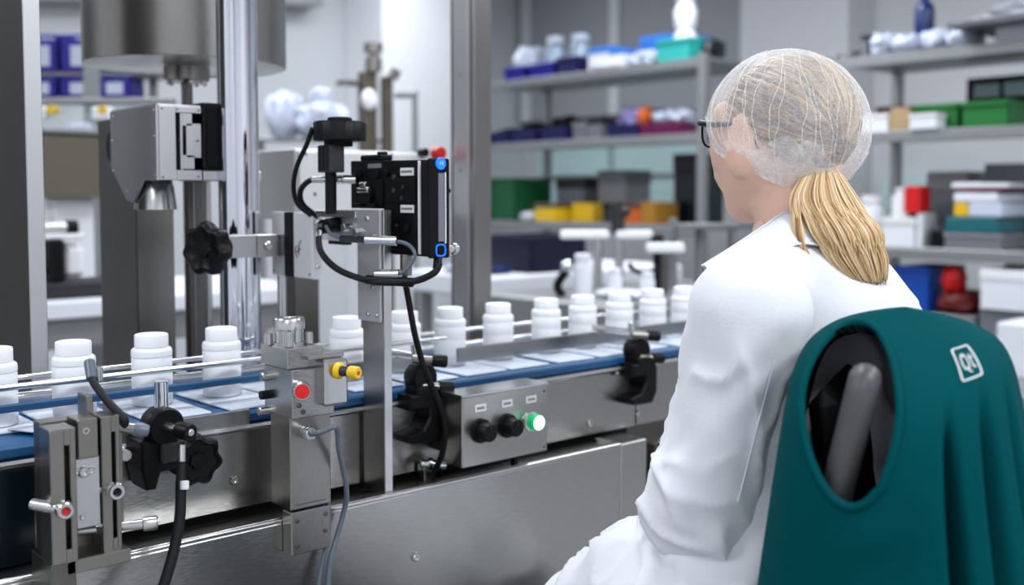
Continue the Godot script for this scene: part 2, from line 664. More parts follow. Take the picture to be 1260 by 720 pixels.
const EXPOSURE := 1.0
const LAMP := 4.8

func ceiling_lights() -> void:
	var k := 0
	for spec in [[-1.6, -4.6, "ceiling light panel deep in the room above the left shelving", 0.6], [1.6, -4.4, "ceiling light panel deep in the room above the back machinery", 0.75], [-1.6, -1.6, "ceiling light panel over the left end of the conveyor", 0.9], [1.3, -1.7, "ceiling light panel straight over the bottle line", 0.6], [3.4, -3.0, "ceiling light panel in front of the steel shelving", 1.0], [-1.6, 1.4, "ceiling light panel behind the camera on the left", 0.9], [1.3, 1.3, "ceiling light panel behind the camera on the right", 1.7], [3.6, 0.2, "ceiling light panel above the far right of the room", 1.0], [3.9, -5.5, "ceiling light panel near the far corner pillar", 0.3]]:
		var at := V(spec[0], 3.0, spec[1])
		var t := thing("ceiling_light", spec[2], "ceiling light", at, "ceiling light panels")
		part(t, "frame", b([at.x - 0.64, at.x + 0.64, 2.965, 3.0, at.z - 0.34, at.z + 0.34], 0.004), M.cap_white)
		part(t, "diffuser", b([at.x - 0.6, at.x + 0.6, 2.958, 2.97, at.z - 0.3, at.z + 0.3], 0.002), M.panel_glow)
		var l := AreaLight3D.new()
		l.name = "panel_light"
		l.area_size = Vector2(1.2, 0.6)
		l.light_color = Color(0.97, 0.985, 1.0)
		l.light_energy = LAMP * spec[3]
		l.area_range = 20.0
		l.shadow_enabled = true
		t.add_child(l, true)
		l.position = V(0, -0.05, 0)
		l.rotation = V(-PI / 2, 0, 0)
		k += 1

func room() -> void:
	struct("floor", b([-3.2, 6.2, -0.1, 0.0, -6.9, 3.2], 0), M.floor)
	struct("ceiling", b([-3.2, 6.2, 3.0, 3.1, -6.9, 3.2], 0), M.ceiling)
	struct("wall_back", b([-3.2, 6.2, 0, 3.0, -6.9, -6.7], 0), M.wall)
	var wr := struct("wall_right", b([6.0, 6.2, 0, 3.0, -6.7, 3.0], 0), M.wall_mid)
	struct("wall_left", b([-3.2, -3.0, 0, 3.0, -6.7, 3.0], 0), M.wall_dim)
	struct("wall_front", b([-3.2, 6.2, 0, 3.0, 3.0, 3.2], 0), M.wall_dim)
	# right wall, seen between and above the shelving
	struct("trim", b([5.86, 6.0, 1.80, 3.0, -6.69, -4.30], 0.004), M.wall_gray, wr)
	for z in [-6.55, -5.55, -4.34]:
		struct("panel_joint", b([5.83, 5.86, 1.8, 3.0, z - 0.05, z + 0.05], 0.004), M.wall, wr)
	struct("pillar", b([5.7, 6.0, 0, 3.0, -4.28, -3.5], 0.01), M.wall_mid, wr)
	for q in [[-6.5, -5.7], [-5.62, -4.8], [-4.72, -4.3]]:
		struct("wall_panel", b([5.93, 6.0, 1.35, 1.78, q[0], q[1]], 0.004), M.wall_green, wr)
	for q in [[-6.5, -5.6], [-5.5, -4.9], [-3.4, -2.5], [-2.4, -1.6]]:
		struct("lower_panel", b([5.94, 6.0, 0.95, 1.3, q[0], q[1]], 0.004), M.wall_green, wr)
	var dr := struct("door_1", b([-2.9, 0.15, 0, 2.5, -6.7, -6.64], 0.004), M.door_gray)
	for x in [-1.5, -1.25]:
		struct("door_handle", b([x - 0.015, x + 0.015, 0.9, 1.2, -6.64, -6.58], 0.005), M.bright_steel, dr)
	# back wall: a bright column and a slanted duct
	var wb: Node3D = get_node("wall_back")
	struct("pillar", b([4.2, 4.95, 0, 3.0, -6.7, -6.2], 0.01), M.wall_white, wb)
	struct("wall_panel", b([2.6, 3.3, 1.75, 2.25, -6.7, -6.62], 0.004), M.wall_mid, wb)
	struct("wall_panel", b([0.0, 0.9, 0.0, 3.0, -6.7, -6.66], 0.004), M.wall_mid, wb)
	var du := G.new()
	du.box(V(2.6, 2.44, -6.58), V(2.6, 0.12, 0.2), 0.01, Basis(V(0, 0, 1), 0.10))
	single("duct", "grey overhead duct slanting across the top of the bright back wall", "duct", du, M.rack, V(2.6, 2.3, -6.58))

func screw(parent: Node3D, called: String, at: Vector3, axis: Vector3, r: float, m: Material, socket := true, label := "") -> void:
	var g := G.new()
	var h := r * 0.7
	g.lathe(at, axis, [Vector2(r * 1.15, 0), Vector2(r, h * 0.7), Vector2(r * 0.8, h), Vector2(r * 0.5, h), Vector2(r * 0.45, h * 0.4), Vector2(0, h * 0.4)] if socket else [Vector2(r, 0), Vector2(r * 0.95, h * 0.4), Vector2(r * 0.6, h * 0.85), Vector2(0, h)], 16)
	part(parent, called, g, m, label)

func conveyor() -> void:
	var t := thing("conveyor", "long stainless conveyor with a blue belt and white carrier plates under the bottles", "conveyor", V(1.0, 0, -1.42))
	var g := G.new()
	g.lim(0.05, 1.42, 0.779, 0.892, -1.55, -1.29, 0.002)
	part(t, "side_panel", g, M.steel)
	part(t, "side_panel", b([1.424, 2.05, 0.779, 0.892, -1.55, -1.29], 0.002), M.steel)
	g = G.new()
	g.lim(0.05, 2.05, 0.886, 0.894, -1.292, -1.276, 0.0035)
	g.lim(0.05, 2.05, 0.886, 0.894, -1.564, -1.548, 0.0035)
	part(t, "edge_trim", g, M.bright_steel)
	part(t, "belt", b([0.03, 2.05, 0.892, 0.904, -1.545, -1.30], 0.003), M.belt_blue)
	part(t, "wear_strip", b([0.03, 2.05, 0.894, 0.909, -1.301, -1.288], 0.003), M.rail_blue)
	part(t, "back_strip", b([0.03, 2.05, 0.894, 0.925, -1.556, -1.545], 0.003), M.bright_steel)
	# carrier plates at the pitch of the bottles
	var rng := RandomNumberGenerator.new()
	rng.seed = 4
	for i in 16:
		var x := 0.365 + 0.104 * i + rng.randf_range(-0.006, 0.006)
		g = G.new()
		var wide := 0.118 if i < 2 else 0.17
		g.box(V(x + 0.004, 0.9062, -1.497 + wide / 2 + rng.randf_range(-0.004, 0.004)), V(0.088, 0.0035, wide), 0.0012, Basis(V(0, 1, 0), rng.randf_range(-0.05, 0.05)))
		part(t, "carrier_plate", g, M.plate_white)
	g = G.new()
	g.box(V(0.409, 0.9095, -1.372), V(0.045, 0.003, 0.055), 0.001, Basis(V(0, 1, 0), 0.5))
	single("card", "loose white square card lying on the belt before the second bottle", "card", g, M.plate_white, V(0.409, 0.908, -1.372))
	# guide rails left of the valve column: steel rod and blue strip; right: flat steel bars
	g = G.new()
	g.cyl(V(0.2, 0.963, -1.375), V(1.05, 0.9635, -1.375), 0.0042, 12)
	part(t, "guide_rod", g, M.bright_steel)
	part(t, "guide_strip", b([0.2, 0.85, 0.931, 0.941, -1.386, -1.377], 0.002), M.rail_blue)
	part(t, "guide_rail", b([0.855, 0.995, 0.916, 0.941, -1.386, -1.380], 0.0015), M.steel, "flat steel bar")
	part(t, "guide_rail", b([1.08, 2.05, 0.918, 0.943, -1.386, -1.380], 0.0015), M.steel, "flat steel bar")
	g = G.new()
	g.cyl(V(0.2, 0.955, -1.49), V(2.05, 0.955, -1.49), 0.004, 10)
	g.cyl(V(0.2, 0.93, -1.49), V(2.05, 0.93, -1.49), 0.004, 10)
	part(t, "back_guide", g, M.bright_steel)
	for x in [0.33, 0.86, 1.5, 1.95]:
		g = G.new()
		g.cyl(V(x, 0.91, -1.53), V(x, 0.963, -1.53), 0.005, 10)
		g.cyl(V(x, 0.943, -1.53), V(x, 0.943, -1.488), 0.004, 10)
		part(t, "guide_stand", g, M.bright_steel)
	# flat cover along the belt edge, left
	part(t, "edge_cover", b([0.405, 0.652, 0.889, 0.914, -1.288, -1.283], 0.001), M.steel)
	part(t, "end_plate", b([0.05, 0.377, 0.77, 0.882, -1.29, -1.284], 0.001), M.teal_panel, "dark teal panel")
	for p in [[0.56, 0.825], [0.63, 0.82], [1.30, 0.80], [1.425, 0.86], [1.425, 0.80], [0.455, 0.868]]:
		screw(t, "bolt", V(p[0], p[1], -1.29), V(0, 0, 1), 0.006, M.bright_steel)

func cabinet() -> void:
	var t := thing("machine_cabinet", "large brushed stainless cabinet below the conveyor, with a sloping top ledge", "cabinet", V(0.8, 0, -1.25))
	var g := G.new()
	# main box with a ledge that slopes back to the panel
	g.prism([Vector2(-1.22, 0.06), Vector2(-1.22, 0.770), Vector2(-1.224, 0.778), Vector2(-1.287, 0.768), Vector2(-1.287, 0.06)], 1.215, Transform3D(Basis(V(0, 0, -1), V(0, 1, 0), V(1, 0, 0)).orthonormalized() if false else Basis(V(0, 0, 1), V(0, 1, 0), V(-1, 0, 0)), V(0.6975, 0, 0)), 0.001)
	part(t, "body", g, M.steel)
	g = G.new()
	g.cyl(V(0.09, 0.7745, -1.2225), V(1.305, 0.7745, -1.2225), 0.0032, 10)
	part(t, "front_edge", g, M.bright_steel)
	part(t, "end_panel", b([1.309, 1.375, 0.06, 0.774, -1.287, -1.222], 0.002), M.steel)
	part(t, "rear_housing", b([0.09, 1.375, 0.06, 0.752, -1.56, -1.288], 0.002), M.steel_dark)
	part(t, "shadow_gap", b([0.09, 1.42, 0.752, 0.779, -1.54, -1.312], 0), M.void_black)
	for x in [0.2, 1.28]:
		for z in [-1.3, -1.5]:
			g = G.new()
			g.cyl(V(x, 0, z), V(x, 0.06, z), 0.025, 16)
			part(t, "foot", g, M.black)
	screw(t, "bolt", V(0.876, 0.678, -1.22), V(0, 0, 1), 0.0062, M.bright_steel)
	# frame upright beyond the base with rollers
	var u := thing("roller_frame", "upright end frame with small rollers, half hidden beside the white sleeve", "frame", V(1.5, 0, -1.26))
	part(u, "post", b([1.43, 1.50, 0, 0.75, -1.288, -1.25], 0.002), M.beige_steel)
	g = G.new()
	g.cyl(V(1.45, 0.745, -1.25), V(1.45, 0.745, -1.215), 0.016, 20)
	part(u, "roller", g, M.bright_steel)
	g = G.new()
	g.cyl(V(1.43, 0.70, -1.25), V(1.43, 0.70, -1.21), 0.02, 20)
	part(u, "roller", g, M.black)
	g = G.new()
	g.cyl(V(1.44, 0.655, -1.25), V(1.44, 0.655, -1.2), 0.015, 20)
	part(u, "roller", g, M.chrome)
	for y in [0.745, 0.70, 0.655]:
		screw(u, "bolt", V(1.485, y, -1.25), V(0, 0, 1), 0.006, M.bright_steel)

func posts_and_hopper() -> void:
	var g := G.new()
	var t := thing("machine_post", "wide stainless frame plate at the left edge of the picture, behind the bottles", "post", V(0.488, 0, -1.7), "upright machine frame posts")
	part(t, "plate", b([0.477, 0.4985, 0, 2.4, -1.86, -1.622], 0.0015), M.steel_dark)
	part(t, "front_edge", b([0.476, 0.4995, 0, 2.4, -1.622, -1.617], 0.001), M.aluminium, "pale bright front edge")
	part(t, "base_plate", b([0.44, 0.54, 0, 0.012, -1.90, -1.60], 0.002), M.steel_dark)
	t = thing("machine_post", "square stainless post under the grey plate housing, behind the third bottle", "post", V(0.74, 0, -1.887), "upright machine frame posts")
	g = G.new()
	# cut sloping at the top
	g.prism([Vector2(-1.80, 0.0), Vector2(-1.80, 1.27), Vector2(-1.85, 1.335), Vector2(-1.974, 1.335), Vector2(-1.974, 0.0)], 0.068, Transform3D(Basis(V(0, 0, 1), V(0, 1, 0), V(-1, 0, 0)), V(0.74, 0, 0)), 0.002)
	part(t, "tube", g, M.steel_up)
	g = G.new()
	g.cyl(V(0.7075, 1.285, -1.90), V(0.7045, 1.285, -1.90), 0.03, 28)
	part(t, "hole", g, M.void_black, "round dark opening")
	part(t, "base_plate", b([0.69, 0.79, 0, 0.012, -2.02, -1.76], 0.002), M.steel_dark)
	t = thing("machine_post", "tall square steel post between the camera unit and the shelving", "post", V(1.415, 0, -1.76), "upright machine frame posts")
	part(t, "tube", b([1.39, 1.4385, 0, 2.4, -1.80, -1.72], 0.002), M.steel_up)
	part(t, "side_cover", b([1.386, 1.391, 0, 2.4, -1.785, -1.735], 0.001), M.aluminium, "pale side strip")
	part(t, "base_plate", b([1.35, 1.48, 0, 0.012, -1.84, -1.68], 0.002), M.steel_dark)
	for y in [1.25, 1.45, 1.05]:
		screw(t, "screw", V(1.3865, y, -1.76), V(-1, 0, 0), 0.003, M.steel_dark, false)
	# hopper
	var hc := V(0.86, 1.44, -1.93)
	t = thing("hopper", "round stainless hopper cut by the top edge, hanging behind the chrome column", "hopper", hc)
	g = G.new()
	g.lathe(hc, V(0, 1, 0), [Vector2(0, 0.003), Vector2(0.176, 0.003), Vector2(0.182, 0.0), Vector2(0.1848, 0.001), Vector2(0.185, 0.004), Vector2(0.185, 0.6), Vector2(0.18, 0.6), Vector2(0.18, 0.02), Vector2(0, 0.02)], 64)
	part(t, "drum", g, M.steel_up)
	g = G.new()
	g.lathe(hc + V(0, -0.028, 0), V(0, 1, 0), [Vector2(0, 0), Vector2(0.036, 0), Vector2(0.042, 0.004), Vector2(0.042, 0.028), Vector2(0, 0.028)], 32)
	part(t, "flange", g, M.steel_up)
	for k in 8:
		var a := TAU * k / 8 + 0.2
		g = G.new()
		g.cyl(hc + V(cos(a) * 0.034, -0.034, sin(a) * 0.034), hc + V(cos(a) * 0.034, -0.026, sin(a) * 0.034), 0.0045, 6)
		part(t, "bolt", g, M.bright_steel)
	g = G.new()
	g.cyl(hc + V(0, -0.028, 0), V(0.86, 0.80, -1.93), 0.0105, 20)
	part(t, "outlet_pipe", g, M.steel_dark)
	g = G.new()
	g.lim(0.80, 0.92, 0.0, 0.80, -1.99, -1.87, 0.004)
	part(t, "pedestal", g, M.steel_dark)
	t = single("support_rod", "thin polished rod beside the hopper pipe, left of the chrome column", "rod", G.new(), M.chrome, V(0.90, 0, -1.92)) if false else null
	g = G.new()
	g.cyl(V(0.885, 0.81, -1.905), V(0.885, 1.23, -1.905), 0.007, 16)
	var r := single("support_rod", "thin polished rod standing beside the dark hopper pipe", "rod", g, M.bright_steel, V(0.885, 0.81, -1.905))
	r.set_meta("category", "rod")
	# grey plate housing
	t = thing("plate_housing", "grey sheet metal housing with a slotted front, fixed before the square post", "housing", V(0.70, 1.2, -1.7))
	g = G.new()
	g.prism([Vector2(-1.603, 1.222), Vector2(-1.603, 1.338), Vector2(-1.795, 1.338), Vector2(-1.795, 1.245), Vector2(-1.73, 1.19), Vector2(-1.70, 1.186), Vector2(-1.66, 1.222)], 0.004, Transform3D(Basis(V(0, 0, 1), V(0, 1, 0), V(-1, 0, 0)), V(0.665, 0, 0)), 0.0006)
	part(t, "side_plate", g, M.aluminium)
	g = G.new()
	g.lim(0.667, 0.694, 1.222, 1.338, -1.607, -1.601, 0.0008)
	g.lim(0.694, 0.7365, 1.222, 1.238, -1.607, -1.601, 0.0008)
	g.lim(0.694, 0.7365, 1.328, 1.338, -1.607, -1.601, 0.0008)
	g.lim(0.702, 0.706, 1.238, 1.328, -1.607, -1.603, 0.0005)
	g.lim(0.712, 0.7365, 1.258, 1.312, -1.607, -1.603, 0.0005)
	g.lim(0.706, 0.725, 1.240, 1.262, -1.607, -1.603, 0.0005)
	g.lim(0.706, 0.722, 1.308, 1.328, -1.607, -1.603, 0.0005)
	part(t, "front_plate", g, M.aluminium)
	part(t, "inner_block", b([0.671, 0.735, 1.225, 1.335, -1.79, -1.63], 0.002), M.dark_gray)
	g = G.new()
	g.lathe(V(0.70, 1.175, -1.70), V(0, 1, 0), [Vector2(0, 0), Vector2(0.034, 0), Vector2(0.03, 0.035), Vector2(0.026, 0.05), Vector2(0, 0.05)], 28)
	part(t, "cone", g, M.bright_steel)
	part(t, "top_plate", b([0.665, 0.7365, 1.3375, 1.3405, -1.795, -1.603], 0.0008), M.aluminium)
	for p in [[1.33, -1.61], [1.33, -1.78], [1.29, -1.61], [1.29, -1.755], [1.29, -1.785], [1.23, -1.61], [1.205, -1.725], [1.24, -1.785]]:
		screw(t, "rivet", V(0.663, p[0], p[1]), V(-1, 0, 0), 0.0022, M.bright_steel, false)
	for p in [[0.672, 1.333], [0.697, 1.333], [0.732, 1.333], [0.70, 1.285], [0.73, 1.285], [0.672, 1.227], [0.73, 1.228]]:
		screw(t, "rivet", V(p[0], p[1], -1.601), V(0, 0, 1), 0.0018, M.steel_dark, false)
	t = thing("drive_block", "black motor block between the plate housing and the chrome column", "motor", V(0.78, 1.24, -1.65))
	part(t, "body", b([0.7385, 0.83, 1.238, 1.346, -1.70, -1.60], 0.002), M.black)
	part(t, "front_cover", b([0.744, 0.83, 1.243, 1.341, -1.60, -1.597], 0.001), M.black_matt)
	part(t, "bracket", b([0.7385, 0.84, 1.222, 1.2375, -1.70, -1.60], 0.001), M.aluminium)
	part(t, "arm", b([0.757, 0.775, 0.82, 1.222, -1.70, -1.68], 0.001), M.steel_up)
	g = G.new()
	part(t, "foot", b([0.73, 0.80, 0.0, 0.82, -1.72, -1.62], 0.003), M.steel_dark)

func knob_prof(r: float, h: float) -> Array:
	return [Vector2(0, 0), Vector2(r * 0.7, 0), Vector2(r * 0.95, h * 0.12), Vector2(r, h * 0.3), Vector2(r, h * 0.75), Vector2(r * 0.93, h * 0.92), Vector2(r * 0.8, h), Vector2(r * 0.72, h * 0.88), Vector2(r * 0.35, h * 0.84), Vector2(r * 0.3, h * 0.98), Vector2(0, h)]

func column_and_sensor() -> void:
	var g := G.new()
	var t := thing("chrome_column", "thick polished chrome column standing behind the bottles, running out of the top", "column", V(0.795, 0, -1.585))
	g.cyl(V(0.795, 0.012, -1.592), V(0.795, 2.4, -1.592), 0.0325, 48)
	part(t, "shaft", g, M.chrome)
	g = G.new()
	g.cyl(V(0.795, 0, -1.592), V(0.795, 0.012, -1.592), 0.07, 32)
	part(t, "foot", g, M.steel_dark)
	t = thing("column_clamp", "flat steel clamp with a big black star knob round the chrome column", "clamp", V(0.78, 1.11, -1.55))
	g = G.new()
	g.lim(0.742, 0.852, 1.099, 1.135, -1.559, -1.549, 0.001)
	g.lathe(V(0.795, 1.099, -1.592), V(0, 1, 0), [Vector2(0.033, 0), Vector2(0.04, 0), Vector2(0.04, 0.036), Vector2(0.033, 0.036)], 40)
	part(t, "band", g, M.aluminium)
	part(t, "clamp_block", b([0.802, 0.845, 1.099, 1.135, -1.5495, -1.546], 0.001), M.steel)
	screw(t, "bolt", V(0.822, 1.117, -1.546), V(0, 0, 1), 0.007, M.bright_steel)
	var ax := V(-0.90, 0.0, 0.42).normalized()
	g = G.new()
	g.cyl(V(0.748, 1.116, -1.552), V(0.748, 1.116, -1.552) + ax * 0.03, 0.02, 24, 0.003)
	part(t, "hub", g, M.black)
	g = G.new()
	g.lathe(V(0.748, 1.116, -1.552) + ax * 0.026, ax, knob_prof(0.0395, 0.026), 84, 7, 0.085)
	part(t, "star_knob", g, M.black)
	# sensor
	t = thing("sensor_box", "slim aluminium sensor housing with a broad black stripe beside the chrome column", "sensor", V(0.862, 1.065, -1.525))
	g = G.new()
	g.lim(0.853, 0.871, 1.066, 1.171, -1.592, -1.548, 0.0012)
	g.lim(0.853, 0.871, 1.066, 1.171, -1.520, -1.462, 0.0012)
	part(t, "housing", g, M.aluminium_pale)
	part(t, "stripe", b([0.8515, 0.871, 1.066, 1.171, -1.548, -1.520], 0.0008), M.black, "black centre stripe")
	part(t, "edge_plate", b([0.8535, 0.8705, 1.0655, 1.1715, -1.4625, -1.4595], 0.0008), M.aluminium_pale)
	g = G.new()
	for s in [[[-1.507, 1.098], [-1.512, 1.104], [-1.513, 1.113], [-1.509, 1.117]], [[-1.512, 1.107], [-1.503, 1.110], [-1.497, 1.113]], [[-1.503, 1.102], [-1.502, 1.118], [-1.496, 1.126]]]:
		var pts := []
		for q in s:
			pts.append(V(0.8527, q[1], q[0]))
		g.tube(pts, 0.0009, 5, 4)
	part(t, "mark", g, M.dark_gray, "thin dark mark")
	for p in [[1.155, -1.461], [1.085, -1.461]]:
		screw(t, "screw", V(0.862, p[0], -1.4595), V(0, 0, 1), 0.0035, M.bright_steel)
	for p in [[1.073, -1.585], [1.073, -1.47], [1.165, -1.47]]:
		screw(t, "rivet", V(0.853, p[0], p[1]), V(-1, 0, 0), 0.002, M.steel_dark, false)
	part(t, "bracket", b([0.84, 0.853, 1.10, 1.134, -1.60, -1.56], 0.001), M.steel)
	g = G.new()
	g.cyl(V(0.861, 0.893, -1.575), V(0.861, 1.067, -1.575), 0.0075, 16)
	part(t, "rod", g, M.bright_steel)

func inspection() -> void:
	var g := G.new()
	# flat stanchion that carries the camera
	var t := thing("stanchion", "flat upright stainless bar on the ledge that carries the camera block", "bracket", V(0.837, 0.77, -1.256))
	part(t, "bar", b([0.8312, 0.8435, 0.773, 1.178, -1.284, -1.23], 0.001), M.steel_up)
	part(t, "front_edge", b([0.8310, 0.8437, 0.773, 1.178, -1.2302, -1.2285], 0.0006), M.bright_steel)
	g = G.new()
	g.lim(0.834, 0.858, 1.137, 1.177, -1.376, -1.285, 0.001)
	part(t, "cross_block", g, M.aluminium)
	g = G.new()
	g.lim(0.8265, 0.831, 1.02, 1.178, -1.290, -1.232, 0.001)
	part(t, "side_plate", g, M.aluminium)
	part(t, "rail", b([0.824, 0.834, 1.166, 1.176, -1.40, -1.29], 0.001), M.bright_steel)
	for p in [[1.168, -1.30, 0.833], [1.145, -1.30, 0.833], [1.165, -1.262, 0.826], [1.14, -1.245, 0.826], [1.03, -1.262, 0.826], [1.03, -1.24, 0.826], [1.07, -1.25, 0.826]]:
		screw(t, "screw", V(p[2], p[0], p[1]), V(-1, 0, 0), 0.0035, M.bright_steel)
	for p in [[-1.315, 1.152], [-1.284, 1.146]]:
		g = G.new()
		g.cyl(V(0.834, p[1], p[0]), V(0.818, p[1], p[0]), 0.006, 16)
		part(t, "plug", g, M.bright_steel)
	g = G.new()
	g.cyl(V(0.836, 1.155, -1.352), V(0.812, 1.153, -1.350), 0.011, 20)
	part(t, "cable_gland", g, M.black)
	g = G.new()
	g.lim(0.866, 0.884, 1.128, 1.171, -1.458, -1.378, 0.001)
	t = thing("junction_block", "small silver connector block between the sensor housing and the stanchion", "connector", V(0.875, 1.13, -1.42))
	part(t, "body", g, M.aluminium_pale)
	g = G.new()
	g.cyl(V(0.867, 1.151, -1.427), V(0.850, 1.150, -1.426), 0.0115, 20)
	part(t, "cable_gland", g, M.black)
	part(t, "under_clip", b([0.869, 0.882, 1.122, 1.1285, -1.44, -1.39], 0.001), M.black)
	screw(t, "screw", V(0.866, 1.158, -1.448), V(-1, 0, 0), 0.004, M.bright_steel)
	# camera unit
	t = thing("inspection_camera", "black inspection camera unit with a blue button and small white labels", "camera", V(0.878, 1.112, -1.26))
	g = G.new()
	g.prism([Vector2(-1.168, 1.114), Vector2(-1.168, 1.247), Vector2(-1.363, 1.250), Vector2(-1.363, 1.179), Vector2(-1.276, 1.179), Vector2(-1.276, 1.114)], 0.030, Transform3D(Basis(V(0, 0, 1), V(0, 1, 0), V(-1, 0, 0)), V(0.878, 0, 0)), 0.001)
	var body := part(t, "housing", g, M.black)
	g = G.new()
	g.lim(0.8588, 0.8625, 1.117, 1.246, -1.186, -1.183, 0.0004)
	part(t, "side_strip", g, M.label_white, "pale upright strip")
	part(t, "front_cover", b([0.861, 0.895, 1.112, 1.249, -1.168, -1.160], 0.002), M.black)
	part(t, "window", b([0.874, 0.884, 1.135, 1.229, -1.1605, -1.1585], 0.0005), M.gray_plastic, "grey front window")
	part(t, "window_line", b([0.885, 0.8872, 1.132, 1.230, -1.1605, -1.158], 0.0005), M.label_white)
	g = G.new()
	g.cyl(V(0.878, 1.242, -1.1605), V(0.878, 1.242, -1.157), 0.0085, 24)
	var bb := part(t, "button", g, M.blue_led, "bright blue round button")
	g = G.new()
	g.lim(0.8755, 0.8765, 1.240, 1.245, -1.1572, -1.1566, 0.0001)
	g.lim(0.8795, 0.8805, 1.240, 1.245, -1.1572, -1.1566, 0.0001)
	part(bb, "symbol", g, M.label_white)
	g = G.new()
	var sq := []
	for k in 33:
		var a := TAU * k / 32
		sq.append(V(0.878 + 0.0078 * signf(cos(a)) * pow(absf(cos(a)), 0.6), 1.123 + 0.0078 * signf(sin(a)) * pow(absf(sin(a)), 0.6), -1.1592))
	g.tube(sq, 0.0011, 6, 1, false)
	part(t, "button_ring", g, M.blue_led, "blue square ring")
	g = G.new()
	g.lathe(V(0.878, 1.123, -1.1602), V(0, 0, 1), [Vector2(0.006, 0), Vector2(0.006, 0.001), Vector2(0, 0.0015)], 20)
	part(t, "button", g, M.black_matt)
	for q in [[1.226, -1.20, 1.0], [1.174, -1.20, 1.0]]:
		var lb := part(t, "label_plate", b([0.8618, 0.8635, q[0], q[0] + 0.011, q[1] - 0.032, q[1]], 0.0003), M.label_white)
		g = G.new()
		for k in 7:
			g.lim(0.8613, 0.8619, q[0] + 0.004, q[0] + 0.0072, q[1] - 0.029 + k * 0.0038, q[1] - 0.0265 + k * 0.0038, 0)
		part(lb, "print", g, M.label_ink)
	part(t, "label_plate", b([0.8618, 0.8635, 1.238, 1.2445, -1.315, -1.28], 0.0003), M.gray_plastic, "grey label")
	# adjusting screws, ribs and plugs on the side face
	for q in [[1.230, -1.335, 0.006], [1.228, -1.29, 0.006], [1.230, -1.265, 0.005], [1.224, -1.245, 0.004], [1.205, -1.245, 0.004], [1.21, -1.222, 0.003], [1.195, -1.226, 0.003], [1.152, -1.215, 0.006], [1.155, -1.24, 0.003], [1.128, -1.25, 0.005], [1.135, -1.262, 0.003]]:
		g = G.new()
		g.cyl(V(0.864, q[0], q[1]), V(0.858, q[0], q[1]), q[2], 14)
		part(t, "screw_cap", g, M.dark_gray if q[2] < 0.005 else M.black_matt)
	part(t, "recess_frame", b([0.8605, 0.8635, 1.182, 1.222, -1.345, -1.275], 0.001), M.black_matt)
	part(t, "recess_frame", b([0.8605, 0.8635, 1.188, 1.222, -1.262, -1.195], 0.001), M.black_matt)
	g = G.new()
	g.cyl(V(0.862, 1.197, -1.312), V(0.852, 1.197, -1.312), 0.016, 20)
	g.lim(0.852, 0.862, 1.180, 1.187, -1.34, -1.285, 0.001)
	part(t, "lens_mount", g, M.black)
	g = G.new()
	g.cyl(V(0.852, 1.206, -1.325), V(0.852, 1.206, -1.295), 0.0045, 12)
	g.cyl(V(0.852, 1.214, -1.318), V(0.852, 1.214, -1.302), 0.0045, 12)
	part(t, "clip", g, M.bright_steel)
	g = G.new()
	g.lim(0.868, 0.890, 1.249, 1.258, -1.345, -1.29, 0.002)
	g.cyl(V(0.878, 1.258, -1.30), V(0.878, 1.262, -1.30), 0.008, 16)
	part(t, "top_cover", g, M.black)
	g = G.new()
	g.cyl(V(0.893, 1.123, -1.165), V(0.912, 1.125, -1.165), 0.0055, 14)
	g.lathe(V(0.903, 1.124, -1.165), V(1, 0, 0), [Vector2(0, 0), Vector2(0.008, 0), Vector2(0.008, 0.006), Vector2(0, 0.006)], 6)
	part(t, "side_bolt", g, M.bright_steel)
	g = G.new()
	g.cyl(V(0.895, 1.205, -1.17), V(0.902, 1.205, -1.17), 0.0035, 12)
	part(t, "pin", g, M.black)
	g = G.new()
	g.cyl(V(0.866, 1.115, -1.225), V(0.866, 1.085, -1.225), 0.0085, 18)
	part(t, "socket", g, M.cast_steel)
	g = G.new()
	g.cyl(V(0.870, 1.098, -1.158), V(0.878, 1.114, -1.165), 0.006, 12)
	part(t, "cable_gland", g, M.black)
	# height adjuster: knob, block and tube left of the camera
	t = thing("adjuster", "large round black knob on a dark block and tube above the sensor housing", "adjuster", V(0.825, 1.17, -1.36))
	var kc := V(0.838, 1.278, -1.352)
	g = G.new()
	g.lathe(kc, V(0, 1, 0), [Vector2(0, 0), Vector2(0.037, 0), Vector2(0.039, 0.002), Vector2(0.039, 0.026), Vector2(0.037, 0.029), Vector2(0.018, 0.030), Vector2(0.018, 0.034), Vector2(0.016, 0.0355), Vector2(0, 0.0355)], 60, 20, 0.008)
	part(t, "round_knob", g, M.black)
	part(t, "block", b([0.811, 0.836, 1.232, 1.272, -1.372, -1.336], 0.0015), M.dark_gray)
	part(t, "neck", b([0.818, 0.85, 1.270, 1.279, -1.365, -1.335], 0.001), M.black)
	for k in 3:
		part(t, "rib", b([0.8095, 0.812, 1.235, 1.27, -1.366 + k * 0.010, -1.362 + k * 0.010], 0.0005), M.rubber)
	g = G.new()
	g.cyl(V(0.824, 1.171, -1.356), V(0.824, 1.234, -1.356), 0.0085, 18)
	part(t, "tube", g, M.black)
	g = G.new()
	g.cyl(V(0.808, 1.222, -1.384), V(0.842, 1.222, -1.352), 0.0052, 14)
	g.cyl(V(0.838, 1.222, -1.3645), V(0.862, 1.222, -1.345), 0.0072, 14)
	part(t, "air_fitting", g, M.bright_steel)
	screw(t, "screw", V(0.805, 1.297, -1.372), V(-0.9, 0, 0.4), 0.0045, M.bright_steel)
	# back panel with red button
	t = thing("back_cabinet", "pale grey control cabinet behind the camera unit, red button on its top edge", "cabinet", V(1.2, 0, -1.86))
	part(t, "body", b([1.02, 1.385, 1.15, 1.288, -1.98, -1.81], 0.003), M.aluminium_pale)
	part(t, "cover", b([1.026, 1.38, 1.155, 1.283, -1.81, -1.803], 0.002), M.aluminium_pale)
	g = G.new()
